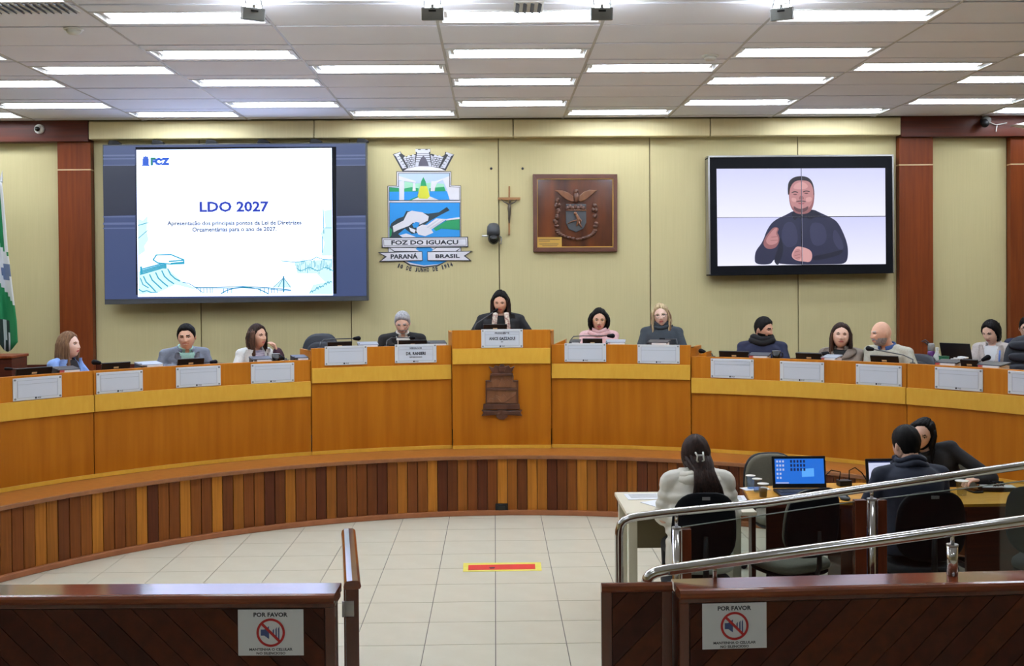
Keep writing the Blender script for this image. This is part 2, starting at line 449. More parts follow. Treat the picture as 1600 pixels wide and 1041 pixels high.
oc = at_r(784, 793, RD)
ao = ang_of(oc); F = frame(arc(RD-0.024, ao, oc.z), (math.cos(ao), -math.sin(ao), 0), (0, 0, 1))
ol = thing('floor_box_outlet', 'small black power outlet low on the planked dais below the podium', 'outlet', F.translation)
for nm, z0, z1, s, m in (('cover_plate', 0, 0.012, 0.045, M_black), ('socket', 0.012, 0.016, 0.026, M_blackg)):
    dobj(nm, MB().poly(F, [(-s*1.4, -s), (s*1.4, -s), (s*1.4, s), (-s*1.4, s)], z0, z1), m, root=ol, bevel=0.002)
# ================================================================== councillors' desks
RF = 5.12
A_L = ang_of(at_r(486, 600, RF)); A_R = ang_of(at_r(1080, 600, RF))
A_P0 = ang_of(at_r(706, 600, RF)); A_P1 = ang_of(at_r(861.5, 600, RF))
A_S1 = ang_of(at_r(146, 610, RF)); A_S2 = ang_of(at_r(1417, 610, RF))
ZTW, ZTC, ZTP = 1.56, 1.675, 1.832
def desk(name, label, segs, ztop, r, up_h, band_h, depth=0.66, zfl=ZD):
    segs = [segs[0]+0.0002] + segs[1:-1] + [segs[-1]-0.0002]
    a0, a1 = segs[0], segs[-1]; am = (a0+a1)/2
    root = thing(name, label, 'desk', arc(r, am, ZD))
    zb = ztop - up_h; zl = zb - band_h
    for s0, s1 in zip(segs[:-1], segs[1:]):
        e = 0.0007
        dobj('upper_panel', MB().arcbox(r, r+0.035, zb-0.01, ztop, s0+e, s1-e), M_up, root=root, bevel=0.002)
        dobj('light_band', MB().arcbox(r-0.022, r+0.02, zl, zb, s0+e, s1-e), M_band, root=root, bevel=0.003)
        n = max(1, round(abs(s1-s0)*r/1.7))
        for i in range(n):
            b0 = s0 + (s1-s0)*i/n; b1 = s0 + (s1-s0)*(i+1)/n
            dobj('lower_panel', MB().arcbox(r, r+0.03, ZD+0.002, zl+0.01, b0+e, b1-e), M_low, root=root, bevel=0.002)
    dobj('plinth_strip', MB().arcbox(r-0.012, r, ZD+0.002, ZD+0.037, a0, a1), M_band, root=root)
    dobj('item_shelf', MB().arcbox(r+0.035, r+0.27, ztop-0.055, ztop-0.03, a0, a1), M_up, root=root)
    dobj('desktop', MB().arcbox(r+0.27, r+depth-0.1, ztop-0.285, ztop-0.26, a0, a1), M_up, root=root)
    dobj('shelf_riser', MB().arcbox(r+0.255, r+0.27, ztop-0.285, ztop-0.055, a0, a1), M_low, root=root)
    for s, a in ((1, a0), (-1, a1)):
        dobj('end_panel', MB().arcbox(r+0.036, r+depth-0.1, ZD+0.2 if zfl else ZD, ztop-0.03, a, a + s*0.03/r, 1), M_up, root=root)
    return root
AW = math.radians(80)
wingL = desk('wing_desk', 'long curved oak desk of the left wing, four blank nameplates on its front', [-AW, math.radians(-62), A_S1, A_L], ZTW, RF, 0.215, 0.152)
wingR = desk('wing_desk', 'long curved oak desk of the right wing behind the laptop table', [A_R, A_S2, math.radians(62), AW], ZTW, RF, 0.215, 0.152)
cenL = desk('centre_desk', 'raised oak desk section just left of the podium', [A_L, A_P0], ZTC, RF-0.012, 0.2, 0.15)
cenR = desk('centre_desk', 'raised oak desk section just right of the podium', [A_P1, A_R], ZTC, RF-0.012, 0.2, 0.15)
pod = desk('podium', 'tall central oak podium with a carved wooden crest on its front', [A_P0, A_P1], ZTP, RF-0.06, 0.19, 0.16, 0.8)
for root, a, z in ((cenR, A_P1+0.004, ZTC-0.03), (wingR, A_R+0.004, ZTW-0.03)):       # slanted boards at the inner ends
    q = [arc(RF+0.06, a, z), arc(RF+0.06, a+0.024, z+0.0), arc(RF+0.06, a+0.024, z+0.075), arc(RF+0.06, a, z+0.02)]
    w = [arc(RF+0.3, a, z), arc(RF+0.3, a+0.024, z), arc(RF+0.3, a+0.024, z+0.075), arc(RF+0.3, a, z+0.02)]
    dobj('slanted_rest', MB().add(q+w, [(0,1,2,3), (7,6,5,4), (0,4,5,1), (1,5,6,2), (2,6,7,3), (3,7,4,0)]), M_up, root=root)
# raised floors behind the centre desks
dobj('centre_riser', MB().arcbox(RF+0.6, YW-CY-0.25, ZD-0.01, 0.75, A_L+0.1, A_R), M_dfl)
dobj('podium_riser', MB().arcbox(RF+0.72, YW-CY-0.3, 0.74, 0.95, A_P0, A_P1), M_dfl)

def tangent(a): return Vector((math.cos(a), -math.sin(a), 0))
# ---- nameplates
PW, PH = 0.43, 0.192
def make_plate():
    t = thing('nameplate', 'x', 'nameplate', group='acrylic nameplates on the desk fronts')
    R4 = lambda w, h: [(-w/2, -h/2), (w/2, -h/2), (w/2, h/2), (-w/2, h/2)]
    F = frame((0, 0, 0), (1, 0, 0), (0, 0, 1))
    obj('acrylic_sheet', MB().poly(F, R4(PW, PH), 0.0, 0.008), M_plate, t, bevel=0.002)
    ins = obj('paper_insert', MB().poly(F, R4(PW*0.82, PH*0.76), 0.008, 0.0095), M_insert, t)
    ln = MB().line(F, [(-PW*0.41, PH*0.21), (PW*0.41, PH*0.21)], 0.003, 0.0095, 0.011)
    ln.line(F, R4(PW*0.82, PH*0.76), 0.003, 0.0095, 0.0105, closed=True)
    obj('printed_line', ln, M_rim, ins)
    for sx in (-1, 1):
        for sy in (-1, 1):
            obj('screw', MB().cyl(F @ Vector((sx*(PW/2-0.016), sy*(PH/2-0.016), 0.006)), F @ Vector((sx*(PW/2-0.016), sy*(PH/2-0.016), 0.014)), 0.0085, n=10), M_grey, t)
    lg = MB().poly(F, [(-0.026, -0.088), (-0.012, -0.088), (-0.012, -0.076), (-0.016, -0.071), (-0.022, -0.071), (-0.026, -0.076)], 0.008, 0.0105)
    text_mb(F, 'FOZ', 0.012, -0.081, 0.03, 0.012, 0.008, 0.0105, into=lg, bold=0.02)
    obj('small_crest_print', lg, M_ink, t)
    return t
plates = [(58.5, 606.5, 'fourth', 'left wing'), (187, 597, 'third', 'left wing'), (310, 588.5, 'second', 'left wing'), (426, 583, 'first', 'left wing'),
          (540.5, 555.5, '', 'L'), (649.5, 552.5, '', 'DR. RANIERI'), (784.5, 529, '', 'ANICE GAZZAOUI'), (914.5, 551, '', 'RA'), (1029, 553.5, '', 'RB'),
          (1144, 576, 'first', 'right wing'), (1253, 581, 'second', 'right wing'), (1373, 586.5, 'third', 'right wing'), (1498, 592.5, 'fourth', 'right wing'), (1614, 600, 'fifth', 'right wing')]
pl0 = make_plate()
for i, (px, py, n, w) in enumerate(plates):
    rr = RF - 0.012 if 4 <= i <= 8 else RF
    if w == 'ANICE GAZZAOUI': rr = RF - 0.06
    q = at_r(px, py, rr - 0.0062); a = ang_of(q)
    lab = {'L': 'blank nameplate on the raised desk in front of the empty leather chair',
           'DR. RANIERI': 'nameplate with printed name below the grey-haired man in black',
           'ANICE GAZZAOUI': 'nameplate marked president on the top of the podium',
           'RA': 'blank nameplate below the woman in pink', 'RB': 'blank nameplate below the blonde woman in dark jacket'}.get(w, 'blank nameplate, %s out from the raised centre on the %s desk' % (n, w))
    if i == 0: t = pl0; t.location = q; t.rotation_euler = (0, 0, -a); t['label'] = lab
    else: t = dup(pl0, q, -a, lab)
    if w in ('DR. RANIERI', 'ANICE GAZZAOUI'):
        F = frame((0, 0, 0), (1, 0, 0), (0, 0, 1)); mb = MB()
        pres = w == 'ANICE GAZZAOUI'
        text_mb(F, 'PRESIDENTE' if pres else 'VEREADOR', 0, 0.056, 0.15 if pres else 0.13, 0.018, 0, 0.0112, into=mb, bold=0.025)
        text_mb(F, w, 0, 0.0, 0.27 if pres else 0.2, 0.034, 0, 0.0112, into=mb, bold=0.035)
        text_mb(F, 'PP' if pres else 'REPUBLICANOS', 0, -0.036, 0.022 if pres else 0.13, 0.014, 0, 0.0112, into=mb, bold=0.02)
        obj('lettering', mb, M_ink, t, kind='stuff')
# ---- carved crest on the podium
q = at_r(785, 612, RF-0.0645); a = ang_of(q); F = frame(q, tangent(a), (0, 0, 1))
cr = thing('carved_crest', 'carved walnut town crest with crown and ribbon on the podium front', 'crest', q)
def crop(px0, py0, sc, pts, F): return [uv_on(F, px0 + x/sc, py0 + y/sc) for x, y in pts]
def C6(*pts): return crop(690, 430, 4.338, pts, F)
def cpart(name, layers, m=None, bev=0.004):
    mb = MB()
    for pts, z0, z1 in layers: mb.poly(F, C6(*pts), z0, z1)
    return dobj(name, mb, m or M_carve, root=cr, bevel=bev)
cpart('crown', [([(318, 618), (352, 628), (362, 612), (392, 618), (396, 606), (424, 606), (428, 618), (456, 612), (466, 628), (496, 616), (470, 666), (346, 666)], 0, 0.03),
                ([(384, 622), (432, 622), (428, 656), (390, 656)], 0.03, 0.04), ([(334, 664), (482, 664), (486, 680), (330, 680)], 0, 0.045)])
cpart('shield_field', [([(332, 680), (482, 680), (484, 715), (518, 715), (518, 870), (302, 870), (302, 715), (332, 715)], 0, 0.022)], M_carvel)
cpart('shield_rim', [([(298, 712), (336, 712), (336, 722), (298, 722)], 0, 0.036), ([(482, 712), (520, 712), (520, 722), (482, 722)], 0, 0.036),
      ([(298, 712), (306, 712), (306, 870), (298, 870)], 0, 0.036), ([(510, 712), (520, 712), (520, 870), (510, 870)], 0, 0.036),
      ([(328, 680), (338, 680), (338, 716), (328, 716)], 0, 0.036), ([(478, 680), (488, 680), (488, 716), (478, 716)], 0, 0.036),
      ([(302, 764), (516, 764), (516, 780), (302, 780)], 0, 0.036)])
cpart('relief_upper', [([(340, 760), (346, 720), (372, 700), (396, 716), (410, 690), (426, 722), (446, 704), (470, 724), (476, 760)], 0.02, 0.03),
      ([(372, 760), (408, 700), (444, 760)], 0.03, 0.038)], M_carvel, 0.005)
cpart('relief_falls', [([(310, 860), (330, 830), (352, 838), (366, 812), (400, 826), (420, 806), (440, 830), (470, 800), (506, 790), (506, 812), (470, 832), (430, 862)], 0.02, 0.032),
      ([(340, 862), (372, 822), (412, 862)], 0.032, 0.042)], M_carvel, 0.006)
cpart('ribbon_upper', [([(284, 872), (528, 872), (532, 908), (280, 908)], 0, 0.034)])
cpart('ribbon_lower', [([(270, 912), (400, 918), (400, 946), (270, 952), (284, 932)], 0, 0.03), ([(546, 912), (416, 918), (416, 946), (546, 952), (534, 932)], 0, 0.03),
      ([(284, 920), (390, 924), (390, 940), (284, 944)], 0.03, 0.036), ([(426, 924), (532, 920), (532, 944), (426, 940)], 0.03, 0.036)])
cpart('lower_point', [([(378, 906), (440, 906), (448, 958), (424, 978), (392, 978), (368, 958)], 0, 0.024)])
# ================================================================== things on the back wall
XAX, UP = Vector((1, 0, 0)), Vector((0, 0, 1))
def part(root, name, mb, m, parent=None, **k): return dobj(name, mb, m, parent, root=root, **k)
def sub(par, name, mb, m, **k): return obj(name, mb, m, par, **k)         # par sits at the room origin offset already
# ---- LED screen with the slide
YS = 12.62
F = frame(at_y(367, 350, YS), XAX, UP)
S = lambda *pts: [uv_on(F, x, y) for x, y in pts]
led = thing('projection_screen', 'large LED wall screen on the left showing a white slide about the 2027 budget', 'screen', F.translation)
M_ledp = emit('led_side_dark', (64, 80, 128), 0.9); M_leds = emit('led_side_stripe', (104, 118, 166), 0.8); M_ledd = emit('led_side_deep', (34, 42, 70), 0.8)
M_slide = emit('slide_white', (196, 212, 255), 3.0)
corner = S((160, 226), (572, 222.5), (574.5, 470), (163.5, 476))
mb = MB().poly(F, corner, -0.14, 0.0); part(led, 'cabinet', mb, M_dgrey, bevel=0.004)
mb = MB().poly(F, S((162, 228), (570.5, 224.5), (572.5, 462.5), (164.5, 468)), 0.0, 0.004)
pan = part(led, 'dark_backdrop', mb, M_ledp)
mb = MB()
for x0, x1 in ((161, 212), (525.5, 571.5)):
    sub(pan, 'dark_block', MB().poly(F, S((x0, 258), (x1, 257.7), (x1+0.4, 336), (x0+1, 338)), 0.004, 0.006), M_ledd)
mb = MB()
for x0, x1 in ((161.5, 211), (525.5, 571)):
    for y, h in ((242, 2.5), (247.5, 2), (258, 1.2), (338, 2), (348, 3.5), (356, 2)):
        mb.poly(F, S((x0, y), (x1, y-0.4), (x1, y+h-0.4), (x0, y+h)), 0.006, 0.0075)
sub(pan, 'pale_stripe', mb, M_leds, kind='stuff')
mb = MB().poly(F, S((212, 230), (525.5, 229.5), (526, 459), (213, 461)), 0.004, 0.008); part(led, 'black_margin', mb, M_blackm)
sl = part(led, 'slide', MB().poly(F, S((213.5, 234.5), (518.5, 231.5), (520.5, 461.5), (216, 464)), 0.008, 0.012), M_slide)
def c6(*pts): return S(*[(200 + x/4.003, 220 + y/4.003) for x, y in pts])
M_navy = emit('slide_navy', (22, 52, 186), 1.0); M_slate = emit('slide_slate', (22, 52, 96), 0.6)
M_cy = emit('slide_cyan', (206, 244, 250), 1.15); M_cy2 = emit('slide_cyan_mid', (60, 184, 220), 0.85); M_cyd = emit('slide_teal_line', (50, 140, 176), 1.0)
M_gr = emit('slide_green', (20, 140, 110), 0.9); M_bl = emit('slide_blue', (16, 88, 214), 1.0)
def stext(s, x0, x1, y0, y1, m, name, bold=0.0):
    a = uv_on(F, 200+x0/4.003, 220+y1/4.003); b = uv_on(F, 200+x1/4.003, 220+y0/4.003)
    mb = text_mb(F, s, (a[0]+b[0])/2, (a[1]+b[1])/2, b[0]-a[0], b[1]-a[1], 0, 0.0145, bold=bold)
    return sub(sl, name, mb, m, kind='stuff')
stext('LDO 2027', 450, 882, 378, 448, M_navy, 'slide_heading', 0.032)
stext('Apresentação dos principais pontos da Lei de Diretrizes', 248, 1086, 498, 538, M_slate, 'slide_text_line', 0.03)
stext('Orçamentárias para o ano de 2027.', 404, 930, 538, 578, M_slate, 'slide_text_line', 0.03)
stext('PREFEITURA', 146, 264, 92, 99, M_slate, 'slide_logo_caption')
stext('FOZ', 144, 264, 106, 156, M_bl, 'slide_logo_letters', 0.09)
mb = MB().poly(F, c6((94, 112), (132, 112), (132, 148), (113, 158), (94, 148)), 0.012, 0.0142)
mb.poly(F, c6((98, 112), (98, 97), (106, 101), (113, 95), (120, 101), (128, 97), (128, 112)), 0.012, 0.0142)
mb.poly(F, c6((90, 150), (136, 150), (136, 158), (90, 158)), 0.012, 0.0145)
sub(sl, 'slide_logo_crest', mb, M_bl)
sub(sl, 'slide_logo_accent', MB().poly(F, c6((144, 106), (176, 106), (176, 118), (156, 118), (156, 156), (144, 156)), 0.0146, 0.0152), M_gr)
sub(sl, 'slide_logo_wave', MB().poly(F, c6((186, 126), (200, 134), (214, 126), (226, 134), (226, 140), (214, 134), (200, 142), (186, 134)), 0.0146, 0.0155), M_slide)
# cyan line drawings: dam, bridge, waterfalls
mb = MB()
mb.poly(F, c6((66, 820), (240, 770), (250, 800), (340, 880), (420, 920), (420, 930), (300, 900), (190, 950), (70, 960)), 0.012, 0.0130)
mb.poly(F, c6((66, 490), (96, 500), (126, 470), (118, 560), (130, 620), (104, 660), (110, 690), (66, 720)), 0.012, 0.0130)
mb.poly(F, c6((905, 918), (975, 855), (1020, 905), (1020, 920)), 0.012, 0.0132)
mb.poly(F, c6((1226, 440), (1276, 430), (1279, 720), (1210, 720), (1230, 640), (1206, 580), (1236, 540)), 0.012, 0.0129)
mb.poly(F, c6((1130, 960), (1160, 900), (1230, 888), (1278, 860), (1280, 960)), 0.012, 0.0131)
mb.poly(F, c6((1046, 760), (1278, 740), (1279, 860), (1240, 890), (1180, 830), (1060, 830)), 0.012, 0.0128)
sub(sl, 'slide_drawing_wash', mb, M_cy, kind='stuff')
mb = MB()
def L(pts, w=0.008, q=None): (q or mb).line(F, c6(*pts), w*1.45, 0.0135, 0.0142)
for k in range(4): L([(80, 806+k*10), (220, 768+k*9), (240, 772+k*8)], 0.011)
L([(160, 745), (180, 715), (270, 712), (350, 745), (352, 768), (270, 772), (190, 765), (160, 745)], 0.011)
L([(260, 755), (350, 748)], 0.012); L([(272, 768), (350, 760)], 0.012); L([(84, 790), (88, 830)], 0.016)
for k in range(5):
    x = 100 + k*38; y = 850 - k*12
    L([(x, y), (x+16, y+34), (x+44, y+60), (x+74, y+92 - k*4)], 0.010)
L([(70, 930), (95, 945), (120, 938), (150, 950), (186, 948)], 0.008); L([(80, 860), (96, 900), (130, 920)], 0.008)
L([(66, 530), (130, 512)], 0.006); L([(68, 610), (126, 560)], 0.005)
sub(sl, 'slide_drawing_dam', mb, M_cy2, kind='stuff')
mb = MB()
L([(345, 885), (380, 892), (430, 920), (470, 950)], 0.006)
L([(420, 918), (560, 918), (720, 912), (880, 920), (1020, 934)], 0.008); L([(425, 926), (560, 926), (720, 920), (880, 928), (1020, 940)], 0.006)
L([(585, 956), (620, 936), (670, 922), (740, 917), (810, 926), (850, 942), (880, 958)], 0.009)
for x in (455, 475, 495, 515, 530, 600, 625, 650, 830, 855, 880, 900, 915, 935): L([(x, 924), (x, 952)], 0.006)
L([(975, 850), (975, 945)], 0.012); L([(975, 856), (910, 918)], 0.004); L([(975, 856), (940, 918)], 0.004); L([(975, 856), (1018, 918)], 0.004)
sub(sl, 'slide_drawing_bridge', mb, M_cyd, kind='stuff')
mb = MB()
L([(960, 752), (1050, 760), (1110, 752), (1150, 745), (1180, 728), (1220, 742), (1278, 745)], 0.006)
rn = random.Random(4)
for k in range(26):
    x = 1050 + k*9; y0 = 760 + 20*math.sin(k*0.9); L([(x, y0), (x+rn.uniform(-3, 3), y0+rn.uniform(18, 60))], 0.004)
for k in range(14):
    x = 1060 + k*16; L([(x, 800+10*math.sin(k)), (x+16, 806+10*math.sin(k+1))], 0.006)
for k in range(8):
    x = 1140 + k*17; L([(x, 950-k*9), (x+10, 938-k*9+6*math.sin(k*2)), (x+17, 948-k*9)], 0.006)
L([(1222, 430), (1226, 580)], 0.006); L([(1205, 545), (1276, 545)], 0.004); L([(1216, 600), (1216, 700)], 0.006)
sub(sl, 'slide_drawing_falls', mb, M_cy2, kind='stuff')
for x in (178, 246, 330, 411, 493, 566):
    mb = MB(); G = frame(at_y(x, 223.5 - (x-160)*0.008, YS+0.05), XAX, UP)
    mb.poly(G, [(-0.07, -0.02), (0.07, -0.02), (0.075, 0.0), (0.03, 0.025), (-0.05, 0.03)], -0.06, 0.02)
    part(led, 'top_clip', mb, M_black, bevel=0.004)
part(led, 'wall_bracket', MB().span((at_y(230, 350, YS).x, YS+0.14, 2.5), (at_y(500, 350, YS).x, YW-0.003, 3.6)), M_black)

# ---- video wall with the interpreter
YT = 12.70
F = frame(at_y(1252, 337, YT), Vector((1, 0, 0.0065)), UP)
tv = thing('video_wall', 'black-framed four-panel video wall on the right showing a sign language interpreter', 'screen', F.translation)
part(tv, 'cabinet', MB().poly(F, S((1106, 245), (1395, 243), (1397, 427), (1108, 431)), -0.17, 0.0), M_blackm, bevel=0.004)
part(tv, 'wall_mount', MB().span((at_y(1190, 300, YT).x, YT+0.1, 2.7), (at_y(1310, 300, YT).x, YW-0.003, 3.5)), M_black)
mb = MB()
mb.poly(F, S((1106, 243.5), (1395.5, 241.5), (1395.5, 244), (1106, 246)), -0.15, 0.01)
mb.poly(F, S((1106, 244), (1108.5, 244), (1110, 429), (1107.5, 429)), -0.15, 0.01)
mb.poly(F, S((1393.5, 243), (1395.8, 243), (1397.6, 426), (1395.3, 426)), -0.15, 0.01)
part(tv, 'silver_edge', mb, M_steel)
M_tvb = bpy.data.materials.new('tv_backdrop'); M_tvb.use_nodes = True
nt = M_tvb.node_tree; b = nt.nodes['Principled BSDF']; b.inputs['Base Color'].default_value = (0.01, 0.01, 0.01, 1); b.inputs['Roughness'].default_value = 0.3
tc = nt.nodes.new('ShaderNodeTexCoord'); sp = nt.nodes.new('ShaderNodeSeparateXYZ'); rp = nt.nodes.new('ShaderNodeValToRGB')
nt.links.new(tc.outputs['Generated'], sp.inputs[0]); nt.links.new(sp.outputs['Z'], rp.inputs[0]); nt.links.new(rp.outputs[0], b.inputs['Emission Color'])
rp.color_ramp.elements[0].color = (*lin((238, 238, 255)), 1); rp.color_ramp.elements[1].color = (*lin((206, 208, 248)), 1)
b.inputs['Emission Strength'].default_value = 1.05
def c1(*pts): return [(1090 + x/4.731, 220 + y/4.731) for x, y in pts]
qs = [c1((140, 208), (762, 205), (765, 563), (144, 567)), c1((768, 205), (1385, 202), (1387, 556), (771, 560)),
      c1((144, 571), (766, 566), (768, 918), (148, 927)), c1((771, 565), (1388, 561), (1390, 912), (774, 917))]
panels = [part(tv, 'display_panel', MB().poly(F, S(*q), 0.0, 0.006), M_tvb) for q in qs]
def clip(poly, qd):
    """convex clip of an outline (pixels) by a panel quad, so every panel shows its own piece of the picture"""
    out = list(poly); n = len(qd)
    ar = sum(qd[i][0]*qd[(i+1)%n][1]-qd[(i+1)%n][0]*qd[i][1] for i in range(n))
    if ar < 0: qd = qd[::-1]
    for i in range(n):
        a, c = qd[i], qd[(i+1) % n]; inp = out; out = []
        sd = lambda p: (c[0]-a[0])*(p[1]-a[1]) - (c[1]-a[1])*(p[0]-a[0])
        for j in range(len(inp)):
            p, q = inp[j-1], inp[j]; sp_, sq = sd(p), sd(q)
            if (sp_ >= 0) != (sq >= 0):
                t = sp_/(sp_-sq); out.append((p[0]+(q[0]-p[0])*t, p[1]+(q[1]-p[1])*t))
            if sq >= 0: out.append(q)
        if not out: return []
    return out
SH1, SH2, SH3 = emit('tv_shirt', (48, 50, 84), 0.75), emit('tv_shirt_fold', (34, 36, 62), 0.7), emit('tv_shirt_sheen', (62, 64, 100), 0.8)
SK1, SK2, SK3 = emit('tv_skin', (196, 138, 140), 0.95), emit('tv_skin_shade', (160, 104, 108), 0.9), emit('tv_skin_light', (220, 164, 164), 0.95)
HR = emit('tv_hair', (30, 24, 38), 0.8); BR = emit('tv_beard', (112, 76, 84), 0.85); LP = emit('tv_lips', (176, 96, 106), 0.9)
def smooth(pts, it=2):
    for _ in range(it):
        q = []
        for i in range(len(pts)):
            a, c = pts[i-1], pts[i]
            q += [(a[0]*0.75+c[0]*0.25, a[1]*0.75+c[1]*0.25), (a[0]*0.25+c[0]*0.75, a[1]*0.25+c[1]*0.75)]
        pts = q
    return pts
pict = [
 (SH1, [(425, 915), (420, 860), (430, 810), (480, 750), (510, 660), (560, 590), (660, 545), (710, 515), (850, 505), (900, 530), (1000, 575), (1040, 610), (1080, 690), (1108, 770), (1112, 850), (1095, 910), (1000, 914), (580, 918), (590, 870), (560, 880), (540, 916)], 0.0),
 (SH3, [(640, 600), (720, 600), (750, 760), (660, 800), (610, 720)], 0.0004), (SH3, [(820, 600), (940, 610), (960, 760), (840, 790)], 0.0004), (SH3, [(1010, 640), (1060, 720), (1085, 800), (1040, 810), (990, 720)], 0.0004),
 (SH2, [(690, 540), (720, 515), (850, 505), (930, 560), (880, 555), (830, 590), (790, 560), (770, 590), (740, 560), (715, 600)], 0.0008),
 (SH2, [(560, 880), (600, 780), (605, 690), (640, 800), (600, 918), (580, 918)], 0.0008), (SH2, [(850, 850), (960, 835), (1080, 800), (1060, 840), (960, 870), (850, 890)], 0.0008), (SH2, [(760, 600), (775, 600), (780, 900), (765, 900)], 0.0007),
 (HR, [(668, 420), (664, 350), (672, 300), (710, 268), (770, 260), (820, 272), (850, 310), (860, 360), (858, 420), (840, 340), (700, 330)], 0.0012),
 (SK2, [(672, 400), (680, 470), (700, 515), (730, 540), (780, 545), (830, 530), (855, 480), (864, 400), (856, 330), (680, 330)], 0.0010),
 (SK1, [(676, 400), (684, 465), (708, 505), (760, 520), (815, 505), (845, 465), (856, 400), (852, 345), (825, 300), (770, 292), (715, 298), (682, 345)], 0.0016),
 (SK3, [(700, 350), (730, 310), (790, 305), (820, 340), (790, 360), (730, 360)], 0.0020), (SK3, [(690, 420), (730, 425), (725, 455), (695, 450)], 0.0020), (SK3, [(795, 420), (845, 415), (840, 450), (800, 455)], 0.0020),
 (BR, [(705, 480), (735, 500), (760, 505), (790, 498), (820, 480), (812, 512), (780, 530), (740, 528), (712, 510)], 0.0021), (BR, [(726, 447), (765, 440), (800, 447), (798, 456), (765, 450), (728, 456)], 0.0022),
 (LP, [(732, 463), (765, 457), (795, 462), (768, 474)], 0.0025),
 (SK2, [(748, 418), (765, 400), (782, 418), (785, 432), (765, 438), (745, 432)], 0.0023),
 (HR, [(692, 382), (715, 372), (742, 380), (742, 386), (715, 379), (692, 390)], 0.0026), (HR, [(776, 376), (800, 367), (828, 374), (828, 381), (800, 374), (778, 383)], 0.0026),
 (SK2, [(698, 396), (720, 390), (740, 398), (720, 404)], 0.0024), (SK2, [(780, 388), (802, 382), (822, 390), (802, 396)], 0.0024), (HR, [(700, 398), (720, 396), (738, 399), (720, 402)], 0.0028), (HR, [(782, 389), (802, 388), (820, 390), (802, 393)], 0.0028),
 (SK2, [(482, 760), (500, 710), (540, 660), (560, 640), (590, 640), (600, 655), (585, 680), (600, 700), (605, 740), (580, 790), (540, 802), (500, 795)], 0.0014),
 (SK1, [(500, 740), (530, 690), (570, 645), (592, 645), (575, 685), (592, 710), (595, 750), (560, 770), (520, 770)], 0.0020),
 (SK2, [(540, 712), (590, 706), (590, 711), (540, 717)], 0.0026), (SK2, [(535, 736), (594, 732), (594, 737), (535, 741)], 0.0026),
 (SK3, [(692, 840), (720, 790), (740, 780), (800, 792), (840, 815), (848, 860), (830, 900), (780, 892), (740, 890), (700, 870)], 0.0014),
 (SK1, [(700, 850), (720, 800), (760, 800), (770, 850), (750, 886), (715, 872)], 0.0020), (SK2, [(716, 822), (752, 812), (752, 817), (716, 827)], 0.0026), (SK2, [(714, 848), (756, 838), (756, 843), (714, 853)], 0.0026), (SK2, [(720, 868), (756, 860), (756, 864), (720, 872)], 0.0026)]
for pn, q in zip(panels, qs):
    g = {}
    for m, pts, z in pict:
        c = clip(c1(*smooth(pts)), list(q))
        if len(c) > 2: g.setdefault(m.name, (m, MB()))[1].poly(F, S(*c), 0.006, 0.0075 + z)
    mats = [v[0] for v in g.values()]; mb = MB()
    for i, v in enumerate(g.values()): mb.join(v[1], i)
    sub(pn, 'picture_of_interpreter', mb, mats, kind='stuff')

# ---- town crest on the wall
YE = YW - 0.002
F = frame(at_y(664, 330, YE), XAX, UP)
def c7(*pts): return S(*[(580 + x/4.732, 220 + y/4.732) for x, y in pts])
em = thing('wall_crest', 'large coloured town crest with crown and ribbons on the beige wall', 'crest', F.translation)
M_el = mat('crest_line', (52, 52, 58), 0.6); M_ew = mat('crest_white', (226, 224, 232), 0.6); M_eb = mat('crest_blue', (34, 140, 214), 0.6)
M_esky = mat('crest_sky', (186, 204, 234), 0.6); M_eg = mat('crest_green', (28, 146, 92), 0.6); M_egl = mat('crest_pale_green', (160, 214, 184), 0.6)
M_ey = mat('crest_yellow', (206, 206, 60), 0.6); M_egr = mat('crest_stone', (204, 204, 216), 0.6); M_edk = mat('crest_dark_rock', (36, 52, 62), 0.6); M_epur = mat('crest_gate', (88, 84, 100), 0.6)
def epart(name, layers, par=None):
    mats = []; mb = MB()
    for m, pts, z in layers:
        if m not in mats: mats.append(m)
        mb.poly(F, c7(*pts), -0.001, z, mats.index(m))
    return part(em, name, mb, mats) if par is None else sub(par, name, mb, mats)
def eline(par, name, lines, w, z, m, **k):
    mb = MB()
    for pts in lines: mb.line(F, c7(*pts), w, z-0.001, z)
    return sub(par, name, mb, m, **k)
crown = epart('mural_crown', [
 (M_el, [(160, 100), (218, 80), (222, 92), (250, 112), (250, 118), (330, 98), (330, 60), (438, 60), (438, 100), (446, 96), (520, 118), (540, 108), (550, 82), (614, 102), (550, 222), (230, 226)], 0.002),
 (M_egr, [(166, 104), (214, 84), (218, 96), (204, 102), (266, 200), (232, 206), (182, 114)], 0.004), (M_egr, [(610, 104), (556, 84), (552, 98), (570, 104), (512, 198), (545, 206), (592, 114)], 0.004),
 (M_egr, [(238, 128), (248, 116), (262, 124), (276, 106), (298, 118), (306, 100), (328, 108), (320, 192), (274, 200)], 0.004), (M_egr, [(440, 104), (460, 118), (470, 102), (494, 114), (504, 106), (524, 122), (536, 118), (500, 196), (450, 192)], 0.004),
 (M_egr, [(328, 62), (346, 62), (346, 68), (366, 68), (366, 62), (400, 62), (400, 68), (418, 68), (418, 62), (436, 62), (436, 82), (426, 84), (446, 190), (324, 190), (340, 84), (328, 82)], 0.005),
 (M_ew, [(240, 222), (270, 204), (330, 192), (386, 189), (446, 192), (510, 204), (548, 222)], 0.006),
 (M_epur, [(348, 188), (354, 160), (368, 130), (386, 110), (404, 130), (418, 160), (426, 188)], 0.008)])
mb = []
